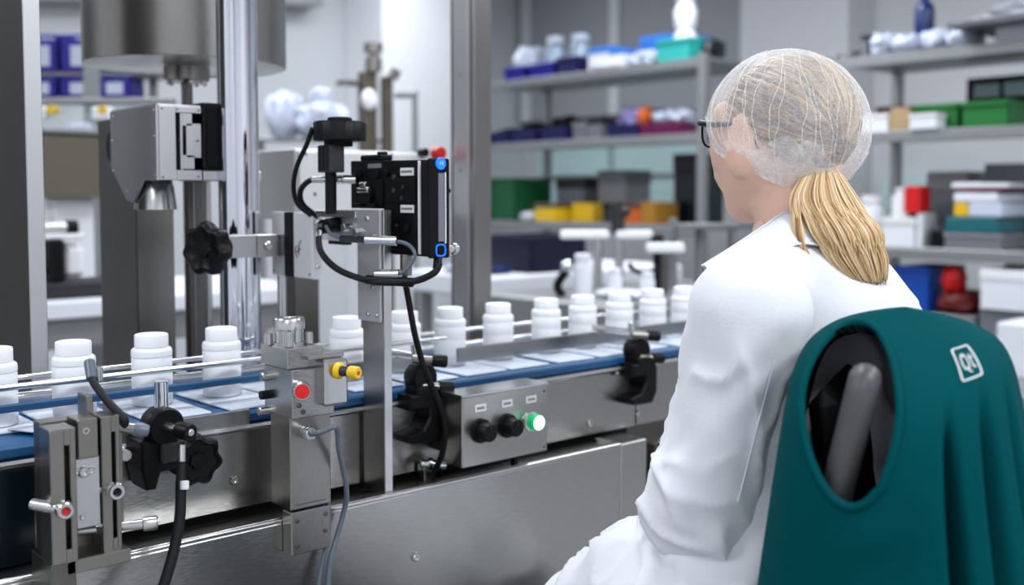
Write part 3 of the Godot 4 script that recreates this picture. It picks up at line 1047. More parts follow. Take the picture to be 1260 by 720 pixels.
	g.cyl(V(1.352, 1.287, -1.805), V(1.352, 1.287, -1.78), 0.0125, 20)
	part(t, "red_button", g, M.red, "red button")
	g = G.new()
	g.cyl(V(1.315, 1.287, -1.806), V(1.315, 1.287, -1.785), 0.009, 16)
	part(t, "screw_knob", g, M.black)
	for p in [[1.04, 1.278], [1.105, 1.278], [1.24, 1.28], [1.06, 1.20]]:
		screw(t, "screw", V(p[0], p[1], -1.803), V(0, 0, 1), 0.003, M.dark_gray)
	part(t, "leg", b([1.06, 1.12, 0, 1.15, -1.95, -1.89], 0.003), M.steel_dark)

func valve() -> void:
	var g := G.new()
	var t := thing("valve_column", "square steel column at the front with a cylinder head, red button and yellow fitting", "valve column", V(0.694, 0.73, -1.22))
	part(t, "column", b([0.664, 0.724, 0.792, 0.965, -1.25, -1.198], 0.0012), M.steel_up)
	part(t, "foot_plate", b([0.6635, 0.7215, 0.733, 0.7895, -1.22, -1.196], 0.0015), M.steel_up)
	g = G.new()
	g.lim(0.672, 0.716, 0.798, 0.7988, -1.1985, -1.1975, 0)
	part(t, "slot", g, M.dark_gray)
	for p in [[0.672, 0.778], [0.714, 0.779], [0.713, 0.757], [0.672, 0.745]]:
		screw(t, "screw", V(p[0], p[1], -1.196), V(0, 0, 1), 0.0028, M.steel_dark)
	g = G.new()
	g.lim(0.690, 0.702, 0.926, 0.932, -1.198, -1.1965, 0.0005)
	part(t, "slot", g, M.void_black)
	# fitting of the grey hose
	g = G.new()
	g.cyl(V(0.684, 0.893, -1.198), V(0.684, 0.893, -1.178), 0.008, 18)
	g.lathe(V(0.684, 0.893, -1.19), V(0, 0, 1), [Vector2(0, 0), Vector2(0.0095, 0), Vector2(0.0095, 0.006), Vector2(0, 0.006)], 6)
	part(t, "hose_fitting", g, M.bright_steel)
	# head: lower block, upper block
	part(t, "lower_block", b([0.6622, 0.7245, 0.913, 0.976, -1.262, -1.188], 0.0012), M.steel)
	part(t, "upper_block", b([0.6605, 0.712, 0.976, 1.003, -1.268, -1.196], 0.0012), M.steel)
	for p in [[0.672, 0.930], [0.678, 0.921]]:
		screw(t, "screw", V(p[0], p[1], -1.188), V(0, 0, 1), 0.003, M.steel_dark)
	g = G.new()
	g.lathe(V(0.676, 0.951, -1.192), V(-0.42, 0, 1), [Vector2(0, 0), Vector2(0.0115, 0), Vector2(0.0115, 0.020), Vector2(0.0105, 0.023), Vector2(0.0095, 0.023), Vector2(0.0095, 0.021), Vector2(0, 0.021)], 28)
	var rb := part(t, "button_barrel", g, M.bright_steel)
	g = G.new()
	g.lathe(V(0.676, 0.951, -1.192) + V(-0.42, 0, 1).normalized() * 0.0212, V(-0.42, 0, 1), [Vector2(0.0094, 0), Vector2(0.009, 0.002), Vector2(0, 0.0026)], 24)
	part(rb, "red_button", g, M.red, "round red button")
	for p in [[0.962, -1.247], [0.937, -1.25], [0.915, -1.255]]:
		g = G.new()
		g.cyl(V(0.666, p[0], p[1]), V(0.650, p[0], p[1]), 0.006, 16)
		part(t, "side_plug", g, M.bright_steel if p[0] != 0.937 else M.black)
	# square valve box to the right with yellow fitting
	part(t, "valve_box", b([0.702, 0.737, 0.926, 0.987, -1.226, -1.172], 0.004), M.bright_steel)
	part(t, "link_bar", b([0.685, 0.738, 0.987, 0.993, -1.235, -1.185], 0.001), M.steel)
	g = G.new()
	var ya := V(0.36, -0.02, 1).normalized()
	var yo := V(0.720, 0.972, -1.173)
	g.lathe(yo, ya, [Vector2(0, 0), Vector2(0.011, 0), Vector2(0.011, 0.004), Vector2(0.0085, 0.007), Vector2(0, 0.007)], 24)
	part(t, "yellow_collar", g, M.yellow)
	g = G.new()
	g.cyl(yo + ya * 0.006, yo + ya * 0.022, 0.0065, 18)
	part(t, "spindle", g, M.dark_gray)
	g = G.new()
	g.lathe(yo + ya * 0.02, ya, [Vector2(0, 0), Vector2(0.0085, 0.001), Vector2(0.0085, 0.012), Vector2(0.007, 0.014), Vector2(0.003, 0.014), Vector2(0.003, 0.012), Vector2(0, 0.012)], 24)
	var yt := part(t, "yellow_tip", g, M.yellow)
	g = G.new()
	g.cyl(yo + ya * 0.0325, yo + ya * 0.035, 0.0028, 12)
	part(yt, "red_centre", g, M.red)
	g = G.new()
	g.lim(0.737, 0.765, 0.925, 0.955, -1.24, -1.225, 0.001)
	part(t, "side_bracket", g, M.aluminium)
	g = G.new()
	g.lim(0.75, 0.76, 0.938, 0.965, -1.226, -1.218, 0.003)
	part(t, "clip", g, M.label_white)
	# cylinder on top
	g = G.new()
	var cc := V(0.683, 1.003, -1.232)
	g.lathe(cc, V(0, 1, 0), [Vector2(0, 0), Vector2(0.019, 0), Vector2(0.019, 0.020), Vector2(0.021, 0.021), Vector2(0.021, 0.034), Vector2(0.0195, 0.036), Vector2(0.012, 0.036), Vector2(0.011, 0.032), Vector2(0, 0.032)], 12)
	part(t, "cylinder", g, M.bright_steel)
	for k in 4:
		var a := TAU * k / 4 + 0.5
		g = G.new()
		g.cyl(cc + V(cos(a) * 0.026, 0, sin(a) * 0.026), cc + V(cos(a) * 0.026, 0.02 if k % 2 else 0.016, sin(a) * 0.026), 0.0055, 14)
		part(t, "tie_rod", g, M.bright_steel)
	g = G.new()
	g.lathe(cc, V(0, 1, 0), [Vector2(0.0215, 0.0), Vector2(0.0215, 0.004), Vector2(0.019, 0.004)], 24)
	part(t, "ring", g, M.bright_steel)

func control_box() -> void:
	var g := G.new()
	var t := thing("control_box", "stainless control box with two black knobs and a lit green lamp", "control box", V(1.03, 0.79, -1.225))
	g.lim(0.947, 1.117, 0.798, 0.904, -1.252, -1.20, 0.002)
	part(t, "enclosure", g, M.steel)
	part(t, "lid_edge", b([0.9455, 1.1185, 0.9025, 0.9065, -1.252, -1.1985], 0.001), M.bright_steel)
	for x in [0.97, 1.09]:
		part(t, "standoff", b([x - 0.012, x + 0.012, 0.81, 0.89, -1.291, -1.252], 0.001), M.black)
	part(t, "foot", b([1.07, 1.078, 0.773, 0.80, -1.235, -1.225], 0.001), M.black)
	var xs := [0.981, 1.033, 1.082]
	var ys := [0.850, 0.850, 0.850]
	for i in 3:
		var ce := V(xs[i], ys[i], -1.20)
		var lp := part(t, "label_plate", b([xs[i] - 0.0105, xs[i] + 0.0105, 0.8785, 0.8895, -1.2005, -1.1988], 0.0003), M.label_white)
		g = G.new()
		for k in 4:
			g.lim(xs[i] - 0.007 + k * 0.0037, xs[i] - 0.0045 + k * 0.0037, 0.882, 0.886, -1.199, -1.1985, 0)
		part(lp, "print", g, M.label_ink)
		if i < 2:
			g = G.new()
			g.lathe(ce, V(0, 0, 1), [Vector2(0, 0), Vector2(0.0185, 0), Vector2(0.0185, 0.004), Vector2(0.0165, 0.007), Vector2(0, 0.007)], 32)
			part(t, "knob_collar", g, M.black)
			g = G.new()
			g.lathe(ce + V(0, 0, 0.007), V(0, 0, 1), [Vector2(0, 0), Vector2(0.0145, 0), Vector2(0.0135, 0.016), Vector2(0.012, 0.018), Vector2(0, 0.018)], 32)
			var kn := part(t, "knob", g, M.black)
			g = G.new()
			g.lim(xs[i] - 0.001, xs[i] + 0.001, ys[i] + 0.004, ys[i] + 0.013, -1.1752, -1.174, 0.0003)
			part(kn, "pointer", g, M.dark_gray)
		else:
			g = G.new()
			g.lathe(ce, V(0, 0, 1), [Vector2(0, 0), Vector2(0.0155, 0), Vector2(0.0155, 0.004), Vector2(0.0135, 0.005), Vector2(0, 0.005)], 32)
			part(t, "lamp_ring", g, M.bright_steel)
			g = G.new()
			g.lathe(ce + V(0, 0, 0.005), V(0, 0, 1), [Vector2(0, 0), Vector2(0.0128, 0), Vector2(0.0118, 0.013), Vector2(0.0105, 0.0142), Vector2(0.0105, 0.0142)], 32)
			part(t, "green_lamp", g, M.green_lens, "green lamp housing")
			g = G.new()
			g.lathe(ce + V(0, 0, 0.0188), V(0, 0, 1), [Vector2(0.0112, 0), Vector2(0.0098, 0.002), Vector2(0.005, 0.0035), Vector2(0, 0.0038)], 32)
			part(t, "lamp_glow", g, M.green_lamp_glow, "glowing green lamp face")
			var l := OmniLight3D.new()
			l.name = "lamp_light"
			l.light_color = Color(0.2, 1.0, 0.6); l.light_energy = 0.00006; l.omni_range = 3.0; l.omni_attenuation = 2.0
			l.light_size = 0.008; l.shadow_enabled = true
			t.add_child(l)
			l.global_position = ce + V(0, 0, 0.036)
	for p in [[1.11, 0.893], [1.11, 0.805]]:
		screw(t, "screw", V(p[0], p[1], -1.20), V(0, 0, 1), 0.002, M.dark_gray, false)

func left_bracket() -> void:
	var g := G.new()
	var t := thing("rail_bracket", "slotted steel bracket with clamp screws at the lower left, before the belt", "bracket", V(0.39, 0.70, -1.19))
	# two slotted uprights
	var slot := func(x0: float, x1: float, y0: float, y1: float, z0: float, z1: float) -> G:
		var q := G.new()
		var w := (x1 - x0)
		q.lim(x0, x0 + w * 0.56, y0, y1, z0, z1, 0.001)
		q.lim(x1 - w * 0.24, x1, y0, y1, z0, z1, 0.001)
		q.lim(x0 + w * 0.55, x1 - w * 0.23, y0 + 0.0005, y0 + 0.015, z0, z1 - 0.0005, 0.0)
		q.lim(x0 + w * 0.55, x1 - w * 0.23, y1 - 0.018, y1 - 0.0005, z0, z1 - 0.0005, 0.0)
		q.lim(x0 + w * 0.55, x1 - w * 0.23, y0 + 0.005, y1 - 0.005, z0, z0 + 0.006, 0.0)
		return q
	part(t, "slotted_bar", slot.call(0.354, 0.381, 0.805, 0.951, -1.185, -1.15), M.cast_steel)
	part(t, "slotted_bar", slot.call(0.413, 0.434, 0.802, 0.955, -1.20, -1.165), M.cast_steel)
	part(t, "lower_post", b([0.354, 0.38, 0.62, 0.805, -1.222, -1.155], 0.001), M.steel_dark)
	part(t, "mounting_plate", b([0.376, 0.412, 0.834, 0.912, -1.185, -1.168], 0.001), M.aluminium)
	part(t, "back_plate", b([0.36, 0.44, 0.80, 0.95, -1.225, -1.20], 0.001), M.steel_dark)
	part(t, "base_arm", b([0.37, 0.44, 0.79, 0.805, -1.222, -1.155], 0.001), M.cast_steel)
	part(t, "top_block", b([0.388, 0.410, 0.912, 0.955, -1.20, -1.165], 0.001), M.cast_steel)
	part(t, "side_block", b([0.436, 0.446, 0.82, 0.93, -1.285, -1.19], 0.001), M.cast_steel)
	for q in [[0.394, 0.897, 0.006], [0.387, 0.899, 0.004], [0.402, 0.897, 0.004], [0.397, 0.942, 0.0045], [0.392, 0.847, 0.003]]:
		screw(t, "screw", V(q[0], q[1], -1.168), V(0, 0, 1), q[2], M.bright_steel)
	# horizontal clamp screws with sockets
	for q in [[0.366, 0.866, -1.15, "red"], [0.426, 0.872, -1.165, ""]]:
		g = G.new()
		g.cyl(V(q[0] - 0.022, q[1] + 0.002, q[2] - 0.03), V(q[0] - 0.002, q[1], q[2] + 0.004), 0.0065, 16)
		g.lathe(V(q[0], q[1], q[2]), V(-0.1, 0, 1), [Vector2(0, 0), Vector2(0.0095, 0), Vector2(0.0095, 0.012), Vector2(0.008, 0.014), Vector2(0.005, 0.014), Vector2(0.005, 0.009), Vector2(0, 0.009)], 24)
		var s := part(t, "clamp_screw", g, M.bright_steel)
		g = G.new()
		g.lathe(V(q[0], q[1], q[2]) + V(-0.1, 0, 1).normalized() * 0.0092, V(-0.1, 0, 1), [Vector2(0.0049, 0), Vector2(0, 0.0012)], 12)
		part(s, "socket", g, M.red if q[3] else M.void_black, "red painted socket" if q[3] else "")
	# cross rod at the bottom and at the top
	g = G.new()
	g.cyl(V(0.39, 0.823, -1.20), V(0.462, 0.823, -1.175), 0.0055, 14)
	g.lathe(V(0.462, 0.823, -1.175), V(0.072, 0, 0.025), [Vector2(0, 0), Vector2(0.008, 0), Vector2(0.008, 0.014), Vector2(0.0065, 0.016), Vector2(0, 0.016)], 18)
	part(t, "cross_rod", g, M.bright_steel)
	g = G.new()
	g.cyl(V(0.428, 0.942, -1.175), V(0.452, 0.936, -1.165), 0.0065, 16)
	part(t, "hose_end", g, M.cast_steel)
	g = G.new()
	g.lathe(V(0.450, 0.9365, -1.166), V(0.024, -0.006, 0.01), [Vector2(0, 0), Vector2(0.0078, 0), Vector2(0.0085, 0.008), Vector2(0.006, 0.016), Vector2(0, 0.017)], 18)
	part(t, "milky_cap", g, M.hose, "milky grey cap")
	part(t, "tab", b([0.4085, 0.416, 0.935, 0.975, -1.225, -1.195], 0.001), M.cast_steel)
	part(t, "tab", b([0.4365, 0.442, 0.93, 0.962, -1.225, -1.195], 0.001), M.cast_steel)
	# level sensor with slanting lead
	t = thing("proximity_sensor", "thin slanting rod sensor with a clear tip against the second bottle", "sensor", V(0.44, 0.93, -1.2))
	g = G.new()
	g.cyl(V(0.4285, 0.9865, -1.2345), V(0.4312, 1.0056, -1.2492), 0.0062, 16)
	part(t, "tip", g, M.hose, "grey tip")
	g = G.new()
	g.cyl(V(0.439, 0.982, -1.243), V(0.439, 0.999, -1.2425), 0.0055, 14)
	part(t, "nut", g, M.bright_steel)
	g = G.new()
	g.tube([V(0.4286, 0.988, -1.2365), V(0.429, 0.9798, -1.2229), V(0.4329, 0.9633, -1.1916), V(0.4385, 0.950, -1.166), V(0.4400, 0.940, -1.168)], 0.0047, 10, 6)
	part(t, "lead", g, M.rubber)

func star(parent: Node3D, at: Vector3, ax: Vector3, r: float, h: float, m: Material) -> void:
	var g := G.new()
	g.lathe(at, ax, knob_prof(r, h), 84, 7, 0.085)
	part(parent, "star_knob", g, m)

func clamps() -> void:
	var g := G.new()
	# left clamp with its star knob and the vertical chrome pin
	var t := thing("rail_clamp", "black rail clamp with star knob and chrome pin before the third bottle", "clamp", V(0.52, 0.85, -1.25), "black rail clamps on the conveyor side")
	g.lathe(V(0.503, 0.918, -1.262), V(0.05, 0, 1), [Vector2(0, 0), Vector2(0.021, 0), Vector2(0.023, 0.003), Vector2(0.023, 0.028), Vector2(0.021, 0.031), Vector2(0, 0.031)], 36)
	part(t, "clamp_disc", g, M.black)
	g = G.new()
	g.cyl(V(0.505, 0.93, -1.25), V(0.505, 0.972, -1.25), 0.0085, 20)
	part(t, "chrome_pin", g, M.chrome)
	g = G.new()
	var ax := V(0.35, -0.06, 1).normalized()
	g.cyl(V(0.503, 0.918, -1.235), V(0.503, 0.918, -1.235) + ax * 0.03, 0.0062, 16)
	part(t, "rod", g, M.bright_steel)
	g = G.new()
	g.lathe(V(0.503, 0.918, -1.235) + ax * 0.024, ax, [Vector2(0, 0), Vector2(0.0105, 0), Vector2(0.0105, 0.018), Vector2(0.0095, 0.02), Vector2(0.006, 0.02), Vector2(0.006, 0.018), Vector2(0, 0.018)], 24)
	var rc := part(t, "rod_cap", g, M.black)
	g = G.new()
	g.cyl(V(0.503, 0.918, -1.235) + ax * 0.041, V(0.503, 0.918, -1.235) + ax * 0.0455, 0.0045, 16)
	part(rc, "cap_face", g, M.aluminium)
	g = G.new()
	g.prism([Vector2(0.474, 0.902), Vector2(0.520, 0.902), Vector2(0.522, 0.862), Vector2(0.498, 0.862), Vector2(0.492, 0.842), Vector2(0.480, 0.842), Vector2(0.474, 0.868)], 0.05, Transform3D(Basis(), V(0, 0, -1.262)), 0.003)
	part(t, "clamp_body", g, M.black)
	g = G.new()
	g.lim(0.496, 0.516, 0.874, 0.898, -1.237, -1.228, 0.002)
	part(t, "clip", g, M.dark_gray)
	star(t, V(0.547, 0.868, -1.262), V(-0.05, 0, 1), 0.0315, 0.026, M.black)
	g = G.new()
	g.cyl(V(0.515, 0.868, -1.262), V(0.55, 0.868, -1.262), 0.008, 14)
	part(t, "spindle", g, M.black)
	g = G.new()
	g.cyl(V(0.463, 0.885, -1.29), V(0.463, 0.885, -1.255), 0.0075, 18)
	part(t, "stud", g, M.bright_steel)
	t.position.x += 0.012
	# middle and right clamps: disc, rods, hooked arm
	var specs := [[V(0.93, 0.88, -1.285), "black hooked rail clamp left of the stainless control box", 1.0], [V(1.41, 0.875, -1.285), "black hooked rail clamp on the far panel, next to the white sleeve", 1.0]]
	for s in specs:
		var o: Vector3 = s[0]
		t = thing("rail_clamp", s[1], "clamp", o, "black rail clamps on the conveyor side")
		g = G.new()
		g.lathe(o + V(0, 0.045, -0.01), V(0, 0, 1), [Vector2(0, 0), Vector2(0.020, 0), Vector2(0.022, 0.003), Vector2(0.022, 0.027), Vector2(0.020, 0.03), Vector2(0, 0.03)], 32)
		part(t, "clamp_disc", g, M.black)
		g = G.new()
		g.prism([Vector2(-0.022, 0.035), Vector2(0.022, 0.035), Vector2(0.03, 0.012), Vector2(0.03, -0.03), Vector2(0.018, -0.05), Vector2(-0.006, -0.05), Vector2(-0.034, -0.048), Vector2(-0.04, -0.036), Vector2(-0.012, -0.03), Vector2(0.0, -0.012), Vector2(0.0, 0.0), Vector2(-0.036, 0.002), Vector2(-0.036, 0.024), Vector2(-0.022, 0.024)], 0.036, Transform3D(Basis(), o + V(0, 0, 0.012)), 0.003)
		part(t, "clamp_body", g, M.black)
		for q in [[0.075, 0.0], [0.034, 0.012]]:
			var a0 := o + V(-0.018, q[0], 0.0)
			var a1 := o + V(0.018 + q[1], q[0] - 0.004, 0.03)
			g = G.new()
			g.cyl(a0 + V(0, 0, 0.008), a1, 0.0068, 16)
			var rod := part(t, "rod", g, M.cast_steel)
			g = G.new()
			var d := (a1 - a0 - V(0, 0, 0.008)).normalized()
			g.lathe(a1, d, [Vector2(0, -0.012), Vector2(0.0095, -0.012), Vector2(0.0098, 0.008), Vector2(0.008, 0.011), Vector2(0, 0.011)], 20)
			part(rod, "rod_cap", g, M.black)
		g = G.new()
		g.cyl(o + V(-0.002, 0.05, 0), o + V(-0.004, 0.095, -0.004), 0.0065, 14)
		g.cyl(o + V(-0.004, 0.076, -0.10), o + V(-0.004, 0.076, 0.0), 0.006, 14)
		part(t, "rail_pin", g, M.bright_steel)
		screw(t, "screw", o + V(-0.046, 0.008, 0.0), V(0, 0, 1), 0.0055, M.bright_steel)
		screw(t, "screw", o + V(0.043, 0.022, -0.005), V(0, 0, 1), 0.0055, M.bright_steel)
	# silver fitting on the ledge by the control box
	t = thing("air_coupling", "small silver push coupling on the panel below the middle rail clamp", "fitting", V(0.94, 0.785, -1.27))
	g = G.new()
	g.cyl(V(0.925, 0.795, -1.275), V(0.95, 0.792, -1.262), 0.0065, 14)
	g.lathe(V(0.936, 0.794, -1.27), V(0.025, -0.003, 0.013), [Vector2(0, 0), Vector2(0.0095, 0), Vector2(0.0095, 0.006), Vector2(0, 0.006)], 6)
	part(t, "body", g, M.bright_steel)
	g = G.new()
	g.cyl(V(0.95, 0.792, -1.262), V(0.96, 0.791, -1.257), 0.008, 14)
	part(t, "collar", g, M.chrome)
	part(t, "base", b([0.928, 0.948, 0.77, 0.792, -1.286, -1.268], 0.001), M.cast_steel)

func cable(called: String, label: String, cat: String, pts: Array, r, m: Material, ends: Array = []) -> void:
	var g := G.new()
	g.tube(pts, r, 10, 7)
	var t := thing(called, label, cat, pts[0])
	part(t, "sheath", g, m)
	for q in ends:
		g = G.new()
		g.cyl(q[0], q[1], q[2], 16)
		part(t, q[3], g, q[4])

func cables() -> void:
	cable("cable", "black cable curving down from the silver connector block and back up to the camera unit", "cable",
		[V(0.850, 1.150, -1.426), V(0.832, 1.140, -1.405), V(0.806, 1.115, -1.355), V(0.80, 1.093, -1.30), V(0.812, 1.08, -1.245), V(0.826, 1.078, -1.21), V(0.848, 1.081, -1.178), V(0.866, 1.093, -1.158), V(0.874, 1.106, -1.157)], 0.0048, M.rubber,
		[[V(0.849, 1.150, -1.425), V(0.838, 1.144, -1.411), 0.006, "strain_relief", M.black], [V(0.834, 1.141, -1.407), V(0.825, 1.134, -1.393), 0.0055, "collar", M.bright_steel], [V(0.812, 1.081, -1.245), V(0.846, 1.079, -1.18), 0.0066, "sleeve", M.black], [V(0.822, 1.088, -1.235), V(0.838, 1.089, -1.20), 0.0075, "plug", M.bright_steel]])
	cable("cable", "short grey lead with a silver plug below the camera labels", "cable",
		[V(0.812, 1.153, -1.350), V(0.806, 1.142, -1.325), V(0.808, 1.136, -1.285), V(0.82, 1.136, -1.24), V(0.845, 1.133, -1.20), V(0.852, 1.118, -1.184), V(0.846, 1.10, -1.19), V(0.838, 1.09, -1.2)], 0.0026, M.hose,
		[[V(0.806, 1.137, -1.30), V(0.817, 1.136, -1.25), 0.005, "sleeve", M.teal_panel], [V(0.817, 1.136, -1.252), V(0.838, 1.1355, -1.205), 0.0068, "plug", M.bright_steel]])
	cable("cable", "thin black cable from the round knob down to the sensor housing", "cable",
		[V(0.803, 1.297, -1.371), V(0.797, 1.275, -1.376), V(0.788, 1.24, -1.392), V(0.787, 1.21, -1.40), V(0.805, 1.185, -1.42), V(0.838, 1.168, -1.44)], 0.0036, M.black)
	cable("air_tube", "black air tube bending from the silver fitting into the connector block", "tube",
		[V(0.822, 1.222, -1.372), V(0.806, 1.220, -1.386), V(0.797, 1.205, -1.397), V(0.805, 1.185, -1.405), V(0.838, 1.166, -1.42)], 0.0042, M.black)
	cable("cable", "long black cable hanging from the camera past the control box to the ledge", "cable",
		[V(0.862, 1.088, -1.225), V(0.868, 1.05, -1.222), V(0.874, 1.0, -1.215), V(0.887, 0.95, -1.21), V(0.908, 0.90, -1.205), V(0.924, 0.86, -1.212), V(0.929, 0.82, -1.225), V(0.932, 0.785, -1.25), V(0.945, 0.775, -1.27)], 0.0046, M.black)
	cable("hose", "grey hose arching from the valve column and hanging over the machine base", "hose",
		[V(0.684, 0.893, -1.178), V(0.690, 0.897, -1.165), V(0.703, 0.902, -1.16), V(0.714, 0.897, -1.165), V(0.722, 0.87, -1.175), V(0.735, 0.835, -1.185), V(0.746, 0.80, -1.195), V(0.748, 0.775, -1.205), V(0.738, 0.745, -1.205), V(0.722, 0.71, -1.20), V(0.716, 0.66, -1.195), V(0.72, 0.55, -1.19)], 0.0036, M.hose)
	cable("hose", "second grey hose hanging close behind the valve column foot", "hose",
		[V(0.727, 0.80, -1.214), V(0.729, 0.775, -1.212), V(0.724, 0.74, -1.209), V(0.714, 0.71, -1.206), V(0.704, 0.67, -1.2), V(0.70, 0.56, -1.19)], 0.003, M.hose)
	cable("cable", "thick black cable hanging from the left rail clamp out of the bottom edge", "cable",
		[V(0.520, 0.905, -1.198), V(0.517, 0.885, -1.193), V(0.512, 0.86, -1.185), V(0.506, 0.825, -1.175), V(0.494, 0.79, -1.165), V(0.477, 0.755, -1.155), V(0.455, 0.71, -1.15), V(0.43, 0.60, -1.14)], [0.0035, 0.004, 0.0062, 0.0064, 0.0064, 0.0064, 0.0064, 0.0064], M.rubber,
		[[V(0.5195, 0.902, -1.1975), V(0.5165, 0.882, -1.192), 0.0048, "terminal", M.bright_steel], [V(0.514, 0.863, -1.179), V(0.5125, 0.853, -1.1765), 0.0052, "wrap", M.label_white]])

func bottles() -> void:
	var where := ["white capped bottle cut off by the left edge of the picture", "white capped bottle touched by the slanting rod sensor, second from the left", "white capped bottle above the left star knob, third from the left", "white capped bottle just left of and before the chrome column", "white capped bottle between the valve column and the upright flat bar", "white capped bottle half hidden behind the upright flat bar", "white capped bottle right of the hanging black cable, over a gap in the guide bar", "white capped bottle above the middle knob of the control box", "white capped bottle above the green lamp of the control box", "white capped bottle fourth from the worker's sleeve", "white capped bottle third from the worker's sleeve", "white capped bottle right above the far rail clamp", "white capped bottle nearest the worker's sleeve, last one in view"]
	var xs := [0.375, 0.472, 0.579, 0.683, 0.893, 1.007, 1.102, 1.207, 1.327, 1.422, 1.520, 1.623, 1.722]
	var t := thing("bottle", where[0], "bottle", V(xs[0], 0.908, -1.43), "white bottles in a row on the conveyor")
	var g := G.new()
	var o := t.position
	g.lathe(o, V(0, 1, 0), [Vector2(0, 0.001), Vector2(0.022, 0), Vector2(0.0258, 0.0008), Vector2(0.0272, 0.003), Vector2(0.0272, 0.0445), Vector2(0.0269, 0.0452), Vector2(0.0272, 0.0459), Vector2(0.0272, 0.0655), Vector2(0.0263, 0.0665), Vector2(0.0263, 0.0675), Vector2(0.0275, 0.0685), Vector2(0.0275, 0.0745), Vector2(0.0268, 0.0775), Vector2(0.0245, 0.0795), Vector2(0.0215, 0.0803), Vector2(0.0215, 0.084)], 48)
	part(t, "body", g, M.white_plastic)
	g = G.new()
	g.lathe(o, V(0, 1, 0), [Vector2(0.0215, 0.0812), Vector2(0.0224, 0.0812), Vector2(0.0226, 0.082), Vector2(0.0226, 0.0965), Vector2(0.0218, 0.0982), Vector2(0.02, 0.0988), Vector2(0, 0.0988)], 48)
	part(t, "cap", g, M.cap_white)
	for i in range(1, xs.size()):
		copy(t, "bottle", where[i], V(xs[i], 0.908, -1.43 + (0.004 if i % 3 == 1 else 0.0)), 0.3 * i)

# ------------------------------------------------------------------ the worker
const HC := Vector3(1.142, 1.288, -0.785)
const TURN := -0.15                              # her head is turned a little to her right        # centre of her head; her face looks along -z
const FW := Vector3(-0.326, 0, -0.946)           # where her body faces
const LF := Vector3(-0.946, 0, 0.326)            # her left

func hp(l: float, u: float, f: float) -> Vector3:   # a point on the head: left, up, forward
	return HC + V(-l, u, -f)

func turned(g: G) -> G:      # what belongs to the head is built facing -z, then turned with it
	g.xform(0, Transform3D(Basis(), HC) * Transform3D(Basis(V(0, 1, 0), TURN), V(0, 0, 0)) * Transform3D(Basis(), -HC))
	return g

